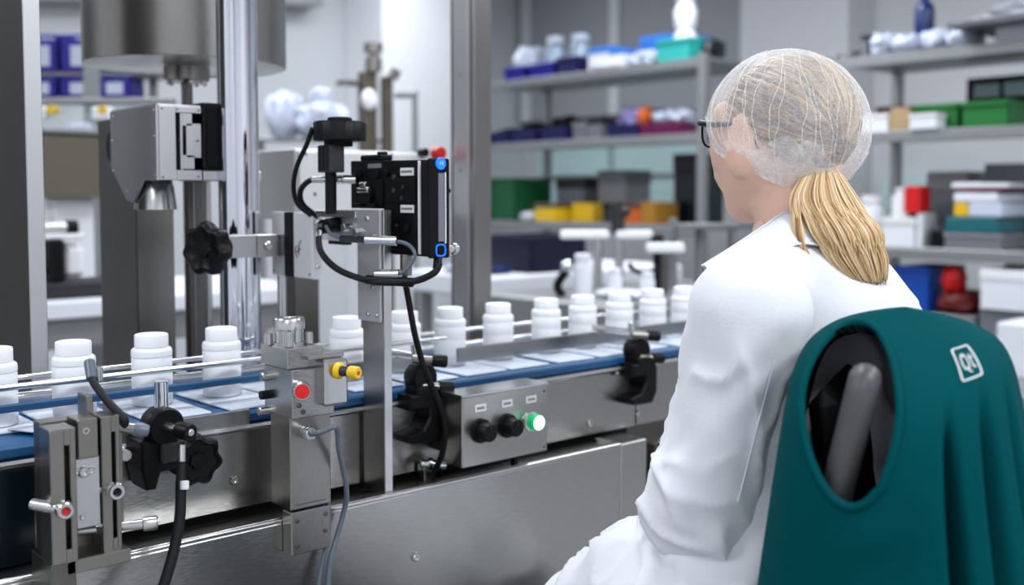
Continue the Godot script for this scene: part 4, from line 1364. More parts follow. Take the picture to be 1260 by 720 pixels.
func person() -> void:
	var t := thing("person", "seated person in a white coat, hair net and glasses with a long blonde ponytail", "person", V(1.05, 0, -0.78))
	var g := G.new()
	# head
	var f := Field.new(HC - V(0.105, 0.20, 0.14), HC + V(0.105, 0.125, 0.125), 0.0045, 0.010)
	f.ell(hp(0, 0.004, -0.006), V(0.068, 0.073, 0.081))
	f.ell(hp(0, -0.035, 0.028), V(0.058, 0.080, 0.060))
	for s in [-1.0, 1.0]:
		f.bone(hp(s * 0.056, -0.048, -0.002), hp(s * 0.012, -0.103, 0.066), 0.018, 0.017)
		f.ell(hp(s * 0.036, -0.026, 0.060), V(0.024, 0.026, 0.026))
		f.bone(hp(s * 0.012, 0.022, 0.088), hp(s * 0.050, 0.018, 0.066), 0.009, 0.008)
		f.ell(hp(s * 0.072, -0.022, 0.004), V(0.006, 0.026, 0.014))
		f.ell(hp(s * 0.072, -0.044, 0.008), V(0.006, 0.009, 0.007))
	f.bone(hp(0, 0.008, 0.088), hp(0, -0.030, 0.106), 0.008, 0.011)
	for s in [-1.0, 1.0]:
		f.ell(hp(s * 0.010, -0.034, 0.098), V(0.008, 0.007, 0.010))
		f.ell(hp(s * 0.031, 0.003, 0.094), V(0.015, 0.010, 0.012), -1.0)
	f.ell(hp(0, -0.060, 0.086), V(0.024, 0.006, 0.011))
	f.ell(hp(0, -0.071, 0.084), V(0.020, 0.007, 0.011))
	f.bone(hp(0, -0.055, -0.022), hp(0, -0.20, -0.020), 0.048, 0.052)
	f.net(g)
	turned(g)
	# trunk, arms and legs under the clothes
	f = Field.new(V(0.74, 0.02, -1.30), V(1.42, 1.16, -0.52), 0.016, 0.02)
	var sh := V(1.13, 1.07, -0.775)
	var hand := V(1.125, 0.80, -0.922)
	f.bone(V(1.137, 1.15, -0.768), V(1.132, 1.05, -0.77), 0.05, 0.055)
	f.bone(V(1.12, 0.98, -0.765), V(1.04, 0.70, -0.765), 0.095, 0.11)
	f.bone(sh + LF * 0.14, sh - LF * 0.14, 0.048, 0.048)
	f.bone(sh + LF * 0.16, V(0.951, 0.835, -0.763), 0.042, 0.036)
	f.bone(V(0.951, 0.835, -0.763), hand, 0.036, 0.026)
	f.bone(sh - LF * 0.16, V(1.30, 0.86, -0.93), 0.042, 0.036)
	f.bone(V(1.30, 0.86, -0.93), hand + V(0.04, 0.0, -0.04), 0.036, 0.026)
	for s in [-1.0, 1.0]:
		var hip: Vector3 = V(1.03, 0.68, -0.765) + LF * 0.085 * s
		var knee := V(1.035 if s > 0 else 1.16, 0.53, -1.085 if s > 0 else -1.10)
		f.bone(hip, knee, 0.078, 0.052)
		f.bone(knee, V(knee.x + 0.01, 0.10, -1.03), 0.050, 0.034)
		f.bone(V(knee.x + 0.01, 0.065, -1.02), V(knee.x - 0.03, 0.05, -1.16), 0.034, 0.026)
	f.net(g)
	# hands, laid together in the lap
	for s in [-1.0, 1.0]:
		var o := hand if s > 0 else hand + V(0.045, -0.004, -0.045)
		f = Field.new(o - V(0.12, 0.07, 0.14), o + V(0.12, 0.05, 0.10), 0.0045, 0.006)
		var dir := (V(0.75, -0.08, -0.62) if s > 0 else V(-0.6, -0.10, 0.75)).normalized()
		var side: Vector3 = dir.cross(V(0, 1, 0)).normalized() * s
		f.bone(o - dir * 0.03, o + dir * 0.03, 0.024, 0.021)
		for q in 4:
			var w := (q - 1.5) * 0.018
			var k0: Vector3 = o + dir * 0.035 + side * w
			var l: float = [0.036, 0.042, 0.038, 0.030][q]
			var k1 := k0 + dir * l + V(0, -0.008, 0)
			var k2 := k1 + dir * l * 0.6 + V(0, -0.016, 0)
			f.bone(o + side * w * 0.8, k0, 0.0125, 0.0105)
			f.bone(k0, k1, 0.0095, 0.0085)
			f.bone(k1, k2, 0.0085, 0.0072)
		f.bone(o - side * 0.018, o - side * 0.040 + dir * 0.028, 0.013, 0.010)
		f.bone(o - side * 0.040 + dir * 0.028, o - side * 0.036 + dir * 0.058 + V(0, -0.006, 0), 0.0098, 0.008)
		f.net(g)
	part(t, "body", g, M.skin)
	# eyes
	for s in [-1.0, 1.0]:
		g = G.new()
		g.ell(hp(s * 0.031, 0.003, 0.078), V(0.0115, 0.0115, 0.0115), 16)
		var ey := part(t, "eye", turned(g), M.cap_white)
		g = G.new()
		g.ell(hp(s * 0.031, 0.003, 0.0875), V(0.005, 0.005, 0.0025), 12)
		part(ey, "iris", turned(g), M.bottle_blue)
	g = G.new()
	g.ell(hp(0, -0.066, 0.0945), V(0.02, 0.0016, 0.003), 16)
	part(t, "lips", turned(g), mat("lips", Color(0.66, 0.35, 0.33), 0.5))
	hair(t)
	glasses(t)
	coat(t)
	trousers(t)

func skull(phi: float, al: float, off: float) -> Vector3:
	# phi runs round the tie axis (0 on top), al is the angle from it
	var ax := V(0, -0.40, 0.917).normalized()       # world direction from the head centre to the tie
	var up := (V(0, 1, 0) - ax * ax.y).normalized()
	var sd := ax.cross(up)
	var d := ax * cos(al) + (up * cos(phi) + sd * sin(phi)) * sin(al)
	var r := V(0.0705, 0.0755, 0.0835) + V(off, off, off)
	var k := 1.0 / sqrt(d.x * d.x / (r.x * r.x) + d.y * d.y / (r.y * r.y) + d.z * d.z / (r.z * r.z))
	return hp(0, 0.004, -0.006) + d * k

func hairline(phi: float) -> float:
	var c := cos(phi)
	return deg_to_rad(lerpf(142.0, 156.0, c) if c > 0.0 else lerpf(142.0, 46.0, pow(-c, 0.70)))

func hair(t: Node3D) -> void:
	var rng := RandomNumberGenerator.new()
	rng.seed = 77
	var g := G.new()
	var nu := 48
	var nv := 20
	var p := PackedVector3Array()
	for j in nv:
		for i in nu:
			var phi := TAU * i / nu
			p.append(skull(phi, lerpf(0.02, hairline(phi), float(j) / (nv - 1)), 0.003))
	g.grid(p, nu, nv, true, false)
	var root := part(t, "hair", turned(g), M.hair_cap)
	var tones := [Color(0.55, 0.43, 0.28), Color(0.64, 0.51, 0.34), Color(0.45, 0.34, 0.22), Color(0.72, 0.58, 0.40), Color(0.34, 0.25, 0.16)]
	g = G.new()
	for k in 330:
		var phi := TAU * (k + rng.randf()) / 330.0
		g.col = (tones[rng.randi() % 5] as Color).srgb_to_linear()
		var a0 := hairline(phi) * rng.randf_range(0.9, 1.02)
		var pts := []
		var w := rng.randf_range(-0.10, 0.10)
		for s in 9:
			var q := s / 8.0
			pts.append(skull(phi + w * q + 0.03 * sin(q * 7.0 + k), lerpf(a0, 0.12, q), 0.0045 + rng.randf_range(0, 0.0022)))
		g.tube(pts, rng.randf_range(0.0014, 0.0026), 4, 2, false)
	part(root, "combed_strands", turned(g), M.hair).set_meta("kind", "stuff")
	# ponytail
	g = G.new()
	var T := V(1.115, 1.224, -0.716)
	var R := V(0.755, 0, 0.656)
	var D := V(-0.656, 0, 0.755)
	var pt := [Color(0.80, 0.66, 0.48), Color(0.86, 0.74, 0.57), Color(0.71, 0.57, 0.39), Color(0.91, 0.81, 0.66), Color(0.60, 0.46, 0.31)]
	for k in 1150:
		g.col = (pt[rng.randi() % 5] as Color).srgb_to_linear()
		var a := rng.randf_range(-1, 1)
		var dp := sqrt(maxf(0.0, 1.0 - a * a)) * rng.randf_range(-0.5, 1.0)
		var end := 1.0 - 0.16 * absf(a - 0.25) - rng.randf_range(0, 0.10)
		if rng.randf() < 0.04: end = 1.06
		var s0 := T + R * a * 0.017 + V(0, 0.008, 0) + D * dp * 0.010
		var c1 := T + R * (a * 0.038 - 0.002) + V(0, -0.030, 0) + D * (dp * 0.014 + 0.016)
		var c2 := V(1.113, 1.156, -0.685) + R * (a * 0.045 - 0.005) + D * (dp * 0.017 + 0.010)
		var c3 := V(1.117, 1.125, -0.674) + R * (a * 0.037 - 0.002) + D * (dp * 0.015 + 0.008)
		var c4 := V(1.122, 1.096, -0.663) + R * (a * 0.024 + 0.003) + D * (dp * 0.010 + 0.006)
		if a < -0.82:      # loose wisps at the nape
			c2 += R * -0.012 + D * 0.006
			c3 = c2 + V(0.0, -0.022, 0.004)
			c4 = c3 + R * 0.01 + V(0, -0.012, 0)
		var wv := rng.randf_range(-0.0035, 0.0035)
		var pts := [s0, c1 + R * wv, c2 - R * wv, c3 + R * wv, c3.lerp(c4, end)]
		var r0 := rng.randf_range(0.0006, 0.0012)
		g.tube(pts, [r0, r0 * 1.3, r0 * 1.3, r0, r0 * 0.35], 4, 6, false)
	part(t, "ponytail", g, M.hair, "long blonde ponytail").set_meta("kind", "stuff")
	g = G.new()
	var ring := []
	for k in 25:
		var an := TAU * k / 24
		ring.append(T + V(0, 0.004, -0.002) + R * cos(an) * 0.016 + (D * 0.8 + V(0, 0.5, 0)) * sin(an) * 0.013)
	g.tube(ring, 0.0035, 8, 1, false)
	part(t, "hair_tie", g, M.gray_plastic)
	# hair net: a thin gathered cap with a wavy elastic hem
	g = G.new()
	nu = 120; nv = 26
	p = PackedVector3Array()
	var hem := []
	var nz := noise(1.0, 8)
	for j in nv:
		for i in nu:
			var phi := TAU * i / nu
			var ca := cos(phi)
			var be := 0.0
			for it in 6:
				be = asin(clampf((-0.054 + 0.36 * 0.106 * cos(be) * ca) / 0.0945, -0.95, 0.95))
			var q := float(j) / (nv - 1)
			var bt := lerpf(be, PI / 2 - 0.01, pow(q, 0.85))
			var s := 1.0
			if q < 0.16: s = lerpf(0.93, 1.0, smoothstep(0.0, 0.16, q))
			var back := maxf(0.0, -ca)
			s += 0.035 * back * (1.0 - q) * smoothstep(0.05, 0.2, q)
			s += (0.017 * sin(phi * 34.0 + 2.0 * sin(phi * 3.0)) * pow(1.0 - q, 4.0)) + 0.012 * sin(phi * 11.0 + q * 2.0) * sin(PI * q) + 0.012 * nz.get_noise_3d(cos(phi) * 3.0, sin(phi) * 3.0, q * 4.0)
			var h := 1.0 + 0.01 * nz.get_noise_3d(cos(phi) * 2.0, sin(phi) * 2.0, 9.0)
			var x := -0.096 * cos(bt) * sin(phi) * s
			var z := -0.103 * cos(bt) * ca * s
			p.append(HC + V(x, 0.0945 * sin(bt) * h - 0.012 * back * (1.0 - q), z))
			if j == 0: hem.append(p[p.size() - 1])
	g.grid(p, nu, nv, true, false)
	# the hem is folded over twice: two more layers of the same web
	var gh := G.new()
	for ly in 2:
		var pb := PackedVector3Array()
		for j in 7:
			for i in nu:
				var ph := TAU * i / nu
				var at := j * (0.55 + 0.28 * sin(ph * 3.0 + ly) + 0.14 * sin(ph * 8.0 + 2.0 * ly))
				var o := p[int(at) * nu + i].lerp(p[(int(at) + 1) * nu + i], at - int(at))
				pb.append(o + (o - HC).normalized() * (0.0012 * (ly + 1) + 0.0012 * sin(i * 1.9 + ly * 2.0 + j)))
		gh.grid(pb, nu, 7, true, false)
	var nt := part(t, "hair_net", turned(g), M.net, "thin white non-woven hair net")
	part(nt, "gathered_band", turned(gh), M.net_hem)
	g = G.new()
	hem.append(hem[0])
	g.tube(hem, 0.0021, 6, 1, false)
	part(nt, "elastic_hem", turned(g), M.net)
	# pleats
	g = G.new()
	for k in 44:
		var phi := TAU * k / 44.0 + rng.randf_range(-0.06, 0.06)
		var pts := []
		for j in range(1, nv - 1 - rng.randi_range(2, 10), 2):
			var i := posmod(int(phi / TAU * nu) + int(1.6 * sin(j * 0.35 + k)), nu)
			pts.append(p[j * nu + i] + (p[j * nu + i] - HC).normalized() * 0.0008)
		if pts.size() > 2:
			g.tube(pts, 0.00055, 4, 3, false)
	part(nt, "pleats", turned(g), M.net)

func glasses(t: Node3D) -> void:
	var g := G.new()
	for s in [-1.0, 1.0]:
		var rim := []
		for k in 29:
			var a := TAU * k / 28
			var cx := signf(cos(a)) * pow(absf(cos(a)), 0.7) * 0.024
			var cy := signf(sin(a)) * pow(absf(sin(a)), 0.75) * 0.0195
			var l: float = 0.031 * s + cx
			rim.append(hp(l, -0.006 + cy, 0.106 - 3.6 * l * l))
		g.tube(rim, 0.0016, 6, 1, false)
		g.tube([hp(s * 0.054, 0.006, 0.096), hp(s * 0.066, 0.004, 0.086), hp(s * 0.0745, 0.0, 0.05), hp(s * 0.0765, -0.002, 0.01), hp(s * 0.076, -0.012, -0.012), hp(s * 0.072, -0.034, -0.022)], [0.0036, 0.0042, 0.0038, 0.003, 0.0024, 0.002], 8, 4)
	g.tube([hp(-0.008, -0.002, 0.106), hp(0, 0.001, 0.109), hp(0.008, -0.002, 0.106)], 0.0017, 6, 4)
	var fr := part(t, "glasses_frame", turned(g), M.black, "dark glasses frame")
	for s in [-1.0, 1.0]:
		g = G.new()
		var p := PackedVector3Array()
		for j in 7:
			for i in 25:
				var a := TAU * i / 24
				var r := j / 6.0
				var l: float = 0.031 * s + signf(cos(a)) * pow(absf(cos(a)), 0.7) * 0.024 * r
				p.append(hp(l, -0.006 + signf(sin(a)) * pow(absf(sin(a)), 0.75) * 0.0195 * r, 0.106 - 3.6 * l * l))
		g.grid(p, 25, 7, false)
		part(fr, "lens", turned(g), M.lens)

func fold(x: float) -> float:      # pinched ridges with wide smooth valleys between
	return pow(1.0 - absf(sin(x)), 2.2)

func coat(t: Node3D) -> void:
	var g := G.new()
	var f := Field.new(V(0.80, 0.44, -1.24), V(1.42, 1.19, -0.50), 0.0068, 0.013)
	var sh := V(1.13, 1.07, -0.775)
	# trunk: chest, rounded back, waist, hips, lap
	f.bone(V(1.118, 1.00, -0.775), V(1.06, 0.80, -0.77), 0.115, 0.118)
	f.bone(V(1.06, 0.80, -0.77), V(1.03, 0.68, -0.76), 0.118, 0.14)
	f.bone(V(1.150, 1.00, -0.722), V(1.125, 0.86, -0.715), 0.115, 0.12)
	f.bone(V(1.165, 1.06, -0.745), V(1.20, 0.98, -0.72), 0.075, 0.09)
	f.bone(sh + LF * 0.10, sh - LF * 0.14, 0.062, 0.062)
	f.bone(V(1.135, 1.085, -0.772), sh + LF * 0.10 + V(0, 0.01, 0), 0.062, 0.060)
	f.bone(V(1.135, 1.085, -0.772), sh - LF * 0.13 + V(0, 0.005, 0), 0.062, 0.060)
	f.bone(V(1.138, 1.095, -0.768), V(1.155, 1.05, -0.735), 0.055, 0.09)
	f.bone(V(1.135, 1.098, -0.748), V(1.055, 1.080, -0.742), 0.055, 0.052)
	f.bone(V(1.135, 1.098, -0.748), V(1.215, 1.078, -0.80), 0.055, 0.052)
	f.bone(sh - LF * 0.16, V(1.30, 0.86, -0.93), 0.064, 0.056)
	f.bone(V(1.30, 0.86, -0.93), V(1.16, 0.80, -0.97), 0.056, 0.044)
	# skirt over the thighs
	for s in [-1.0, 1.0]:
		var hip: Vector3 = V(1.03, 0.685, -0.765) + LF * 0.085 * s
		var knee := V(1.035 if s > 0 else 1.16, 0.545, -1.085 if s > 0 else -1.10)
		f.bone(hip, hip.lerp(knee, 0.55) + V(0, 0.012, 0), 0.105, 0.098)
		f.bone(hip.lerp(knee, 0.55) + V(0, 0.012, 0), knee, 0.098, 0.072)
	f.bone(V(1.0, 0.70, -0.90), V(1.12, 0.70, -0.93), 0.075, 0.075)
	var n1 := noise(7.0, 31, FastNoiseLite.TYPE_SIMPLEX_SMOOTH, 2)
	var n2 := noise(1.0, 32, FastNoiseLite.TYPE_SIMPLEX_SMOOTH, 2)
	var n3 := noise(1.0, 33, FastNoiseLite.TYPE_SIMPLEX_SMOOTH, 1)
	var push := func(p: Vector3, n: Vector3) -> float:
		var d := 0.0035 * n1.get_noise_3dv(p)
		var wob := n2.get_noise_3dv(p * 5.0) * 1.5
		if p.y > 0.78:
			# the back: drapes that fan down from the shoulder to the waist
			var a := atan2((p - V(1.14, 0.0, -0.76)).dot(LF), -(p - V(1.14, 0.0, -0.76)).dot(FW))
			d += 0.011 * smoothstep(-0.3, 0.4, n3.get_noise_2d(a * 1.5, p.y * 6.0)) * fold(a * 5.5 - p.y * 16.0 + wob * 1.5) - 0.003
			d *= smoothstep(1.10, 1.04, p.y)
			d += 0.009 * fold(a * 4.0 + (1.1 - p.y) * 5.0 + wob) * smoothstep(1.10, 0.98, p.y)
		else:
			# the lap: creases that run from the hip to the knee
			var w := (p - V(1.03, 0.68, -0.76)).dot(LF) * 30.0 + (p.y - 0.7) * 26.0
			d += 0.006 * fold(w + wob * 1.6) - 0.004
			d += 0.011 * smoothstep(-0.3, 0.4, n3.get_noise_2d(w * 0.2, p.y * 5.0)) * fold(w * 0.8 - (p - V(1.03, 0.68, -0.76)).dot(FW) * 14.0 + wob)
		return d
	f.net(g, push)
	# left sleeve hangs to the elbow, then goes away across the lap
	var s0 := sh + LF * 0.148 + V(0, -0.006, 0)
	var s1 := V(0.955, 0.838, -0.766)
	var s2 := V(1.105, 0.806, -0.915)
	f = Field.new(V(0.84, 0.72, -1.0), V(1.16, 1.17, -0.62), 0.0055, 0.014)
	f.bone(sh + LF * 0.085 + V(0, 0.004, 0), s0, 0.058, 0.064)
	f.bone(s0, s1, 0.064, 0.059)
	f.bone(s1, s2, 0.058, 0.046)
	var arm := (s1 - s0).normalized()
	var len := (s1 - s0).length()
	var ax := (s2 - s1).normalized()
	var pushs := func(p: Vector3, n: Vector3) -> float:
		var q := (p - s0).dot(arm) / len
		var c := s0 + arm * clampf(q, 0.0, 1.0) * len
		var ang := atan2((p - c).dot(FW), (p - c).dot(LF))
		var wob := n2.get_noise_3dv(p * 6.0) * 1.3
		var d := 0.003 * n1.get_noise_3dv(p * 1.4)
		# long folds that spiral down the upper arm
		var m1 := smoothstep(-0.35, 0.45, n3.get_noise_2d(ang * 0.7, q * 1.6 + 3.0))
		var m2 := smoothstep(-0.35, 0.45, n3.get_noise_2d(ang * 0.7 + 20.0, q * 1.6))
		d += 0.0075 * m1 * fold(ang * 2.0 + q * 3.6 + wob) * smoothstep(-0.05, 0.2, q)
		d += 0.0065 * m2 * fold(ang * 1.5 - q * 5.5 + wob * 1.4 + 1.0) * smoothstep(0.0, 0.25, q) - 0.002
		# creases bunched in front of the elbow, fading round its back
		var inner := smoothstep(-0.7, 0.9, cos(ang - 0.9))
		d += 0.0085 * fold(q * 11.0 + 1.2 * sin(ang) + wob * 1.3) * smoothstep(0.5, 0.8, q) * (0.3 + 0.7 * inner)
		return d - 0.002
	f.net(g, pushs)
	var c := part(t, "lab_coat", g, M.coat, "white lab coat")
	# collar: a stand round the neck folded over into two pointed wings
	g = G.new()
	var nc := V(1.136, 1.16, -0.772)
	var top := [V(1.160, 1.187, -0.702), V(1.118, 1.184, -0.712), V(1.0829, 1.1785, -0.7424), V(1.0574, 1.162, -0.7567), V(1.0309, 1.1395, -0.778), V(1.0035, 1.1145, -0.8060)]
	var low := [V(1.165, 1.135, -0.676), V(1.105, 1.138, -0.686), V(1.053, 1.143, -0.7020), V(1.030, 1.134, -0.7160), V(1.010, 1.115, -0.7520), V(1.0005, 1.097, -0.7880)]
	var inn := [V(1.157, 1.12, -0.715), V(1.122, 1.12, -0.722), V(1.098, 1.12, -0.745), V(1.082, 1.11, -0.765), V(1.062, 1.09, -0.785), V(1.040, 1.075, -0.812)]
	for s in [0.0, 1.0]:
		var p := PackedVector3Array()
		var m := 26
		var rows := 9
		for j in rows:
			for i in m:
				var x := i / float(m - 1) * 5.0
				var k := mini(int(x), 4)
				var fr := x - k
				var pick := func(l: Array) -> Vector3:
					return (l[k] as Vector3).cubic_interpolate(l[k + 1], l[maxi(k - 1, 0)], l[mini(k + 2, 5)], fr)
				var a: Vector3 = pick.call(inn)
				var b2: Vector3 = pick.call(top)
				var e: Vector3 = pick.call(low)
				var o: Vector3
				if j <= 3:
					o = a.lerp(b2, j / 3.0)
				else:
					var y := (j - 3) / 5.0
					o = b2.lerp(e, y) + V(0, 0.006, 0) * sin(PI * y) + (e - a).normalized() * 0.004 * sin(PI * y)
				if s > 0.0:
					o -= LF * 2.0 * (o - nc).dot(LF)
				p.append(o)
		g.grid(p, m, rows, false, s > 0.0)
		var rim := []
		for i in m:
			rim.append(p[(rows - 1) * m + i])
		g.tube(rim, 0.0016, 6, 1)
		rim = []
		for j in range(3, rows):
			rim.append(p[j * m + m - 1])
		g.tube(rim, 0.0016, 6, 1)
		rim = []
		for i in m:
			rim.append(p[3 * m + i])
		g.tube(rim, 0.0014, 6, 1)
	part(c, "collar", g, M.coat)
	# stitched seam down the back of the sleeve
	g = G.new()
	var back := (-FW * 0.80 + LF * 0.60).normalized()
	var sm := []
	for k in 12:
		var q := k / 11.0
		sm.append(s0.lerp(s1, 0.06 + q * 0.86) + back * lerpf(0.0645, 0.0640, q))
	g.tube(sm, 0.0013, 5, 3, false)
	part(c, "sleeve_seam", g, M.seam)

func trousers(t: Node3D) -> void:
	var g := G.new()
	for s in [-1.0, 1.0]:
		var kx := 1.035 if s > 0 else 1.16
		var kz := -1.085 if s > 0 else -1.10
		g.tube([V(kx, 0.56, kz + 0.03), V(kx, 0.50, kz), V(kx + 0.005, 0.32, kz + 0.03), V(kx + 0.01, 0.10, -1.03)], [0.062, 0.064, 0.06, 0.052], 20, 6)
	part(t, "trousers", g, M.label_white)
	for s in [-1.0, 1.0]:
		var kx := 1.035 if s > 0 else 1.16
		g = G.new()
		g.tube([V(kx + 0.012, 0.05, -0.985), V(kx + 0.01, 0.055, -1.03), V(kx - 0.012, 0.045, -1.10), V(kx - 0.035, 0.036, -1.185)], [0.036, 0.046, 0.044, 0.03], 16, 5)
		g.lim(kx - 0.055, kx + 0.045, 0.0, 0.014, -1.20, -0.95, 0.006)
		part(t, "shoe", g, M.cap_white)

# ------------------------------------------------------------------ the chair and the vest hung over it
const CC := Vector3(1.006, 1.085, -0.545)            # top middle of the chair back
const CF := Vector3(-0.398, 0, -0.917)               # the way the chair faces
const CL := Vector3(-0.917, 0, 0.398)

func chair() -> void:
	var seat := CC + CF * 0.27
	seat.y = 0.0
	var t := thing("chair", "dark grey upholstered office chair under the hung teal vest", "chair", seat)
	var bs := Basis(CL, V(0, 1, 0), CL.cross(V(0, 1, 0)))      # local x = chair left, z = backwards
	var g := G.new()
	g.box(seat + V(0, 0.515, 0), V(0.44, 0.07, 0.42), 0.03, bs)
	part(t, "seat", g, M.dark_gray)
	# backrest: a padded slab, leaning back a little
	g = G.new()
	var tilt := bs * Basis(V(1, 0, 0), 0.14)
	g.box(V(CC.x, 0.84, CC.z) + CF * 0.045 - CL * 0.02, V(0.24, 0.34, 0.03), 0.015, tilt)
	part(t, "backrest", g, M.black_matt)
	g = G.new()
	for s in [1.0, -1.0]:
		var a: Vector3 = V(CC.x, 0.69, CC.z) + CL * 0.158 * s + CF * 0.092
		var b2: Vector3 = V(CC.x, 1.018, CC.z) + CL * 0.150 * s + CF * 0.024
		g.tube([a, a.lerp(b2, 0.5) + CL * 0.006 * s, b2, b2 - CL * 0.02 * s + V(0, 0.008, 0)], 0.0145, 14, 5)
	part(t, "back_frame", g, M.chair_gray)
	g = G.new()
	g.box(seat - CF * 0.24 + V(0, 0.58, 0), V(0.07, 0.26, 0.02), 0.006, bs)
	part(t, "back_support", g, M.black)
	g = G.new()
	g.cyl(seat + V(0, 0.10, 0), seat + V(0, 0.48, 0), 0.028, 20)
	part(t, "gas_column", g, M.black)
	for k in 5:
		var d := V(cos(TAU * k / 5), 0, sin(TAU * k / 5))
		g = G.new()
		g.tube([seat + V(0, 0.11, 0), seat + d * 0.14 + V(0, 0.10, 0), seat + d * 0.27 + V(0, 0.075, 0)], [0.026, 0.02, 0.015], 10, 4)
		var lg := part(t, "base_arm", g, M.black)
		g = G.new()
		g.cyl(seat + d * 0.27 + V(0, 0.028, 0) - d.cross(V(0, 1, 0)) * 0.02, seat + d * 0.27 + V(0, 0.028, 0) + d.cross(V(0, 1, 0)) * 0.02, 0.028, 16, 0.004)
		part(lg, "castor", g, M.black_matt)

func vsurf(u: float, s: float) -> Vector3:
	# the vest: u runs round the chair back (0 on its left side, a quarter turn at its rear), s metres below the crest
	var q := 0.78
	var a := 0.195 * (1.0 - exp(-s / 0.036)) + 0.03 * s
	var bb := 0.092 * (1.0 - exp(-s / 0.016)) + 0.15 * s
	var cu := cos(u)
	var su := sin(u)
	var rear := maxf(0.0, su)
	# hanging folds, deeper towards the bottom, mostly at the rear
	var fold := 0.0
	for c in [[0.42, 0.050, 0.040], [0.79, 0.075, 0.050], [1.16, 0.06, 0.036], [1.75, 0.1, 0.03], [2.4, 0.12, 0.03], [-2.2, 0.15, 0.02]]:
		fold += c[2] * exp(-pow((u - c[0] - 0.12 * (s - 0.1)) / (c[1] * (0.7 + 1.5 * s)), 2.0))
	fold *= smoothstep(0.035, 0.16, s)
	fold += 0.0035 * sin(u * 14.0 + s * 6.0) * smoothstep(0.03, 0.2, s) * rear
	fold += 0.0030 * sin(s * 75.0 + 4.0 * sin(u * 3.0)) * smoothstep(0.135, 0.17, s) * (1.0 - rear) * smoothstep(0.3, 0.0, absf(u + 0.05))
	var p := CC + V(0, -s, 0)
	p += CL * (a + 0.004 - fold * absf(cu)) * signf(cu) * pow(absf(cu), q)
	p -= CF * (bb + 0.004 - fold) * signf(su) * pow(absf(su), q)
	p -= CF * 0.06 * (s - 0.1) * 0.3
	p.y -= 0.020 * pow(absf(cu), 4.0) * (1.0 - exp(-s / 0.02))
	return p

func hole(p: Vector3) -> float:
	# the armhole, an egg on the left side: below 1 inside
	var w := (p - CC).dot(-CF)
	var y := p.y
	var dy := (y - HOLE.y) / (0.066 if y > HOLE.y else 0.078)
	var dx := (w - HOLE.x - (y - HOLE.y) * -0.10) / (0.045 * (1.0 if y > HOLE.y else 1.0))
	return sqrt(dx * dx + dy * dy + (0.35 * dx * dx * -dy if dy < 0.0 else 0.0))

const HOLE := Vector2(-0.034, 1.006)

func vest() -> void:
	var t := thing("vest", "teal sleeveless work vest with a small square white logo, hung over the chair back", "vest", V(CC.x, 0.5, CC.z))
	var nu := 400
	var nv := 120
	for layer in 2:
		var p := PackedVector3Array()
		for j in nv:
			for i in nu:
				p.append(vsurf(TAU * i / nu - PI, 0.62 * pow(j / float(nv - 1), 1.7)))
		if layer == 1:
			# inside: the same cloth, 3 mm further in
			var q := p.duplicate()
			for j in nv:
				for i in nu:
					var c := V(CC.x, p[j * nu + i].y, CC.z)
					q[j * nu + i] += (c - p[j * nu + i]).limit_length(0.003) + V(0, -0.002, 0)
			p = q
		var inside := []
		for k in p.size():
			inside.append((p[k] - CC).dot(CL) > 0.06 and hole(p[k]) < 1.0)
		var keep := []
		keep.resize(p.size())
		for j in nv:
			for i in nu:
				var k := j * nu + i
				if j == nv - 1:
					keep[k] = false
					continue
				var k1 := j * nu + (i + 1) % nu
				keep[k] = not (inside[k] and inside[k1] and inside[k + nu] and inside[k1 + nu])
		# pull the cloth edge onto the armhole line
		for k in p.size():
			if inside[k]:
				var e := hole(p[k])
				if e > 0.72:
					var w := (p[k] - CC).dot(-CF)
					var dw := w - HOLE.x
					var dy := p[k].y - HOLE.y
					p[k] += -CF * dw * (1.0 / e - 1.0) + V(0, dy * (1.0 / e - 1.0), 0)
		var g := G.new()
		g.grid(p, nu, nv, true, layer == 0, keep)
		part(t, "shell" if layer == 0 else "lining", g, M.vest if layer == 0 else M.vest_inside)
	# hem round the armhole
	var hem := []
	for k in 73:
		var a := TAU * k / 72
		var dirx := cos(a)
		var diry := sin(a)
		# find the armhole radius in this direction, then the cloth there
		var lo := 0.0
		var hi := 0.2
		for it in 24:
			var m := (lo + hi) * 0.5
			if hole(CC - CF * (HOLE.x + dirx * m) + V(0, HOLE.y + diry * m - CC.y, 0)) < 1.0: lo = m
			else: hi = m
		var want := Vector2(HOLE.x + dirx * lo, HOLE.y + diry * lo)
		# solve u, s on the left side
		var u := 0.0
		var s := CC.y - want.y
		for it in 30:
			var c := vsurf(u, s)
			u += (want.x - (c - CC).dot(-CF)) * 6.0
			u = clampf(u, -1.5, 1.5)
			s += (c.y - want.y) * 0.8
			s = maxf(s, 0.002)
		hem.append(vsurf(u, s))
	var g := G.new()
	g.tube(hem, 0.0042, 8, 2, false)
	part(t, "armhole_hem", g, M.vest)
	logo(t)

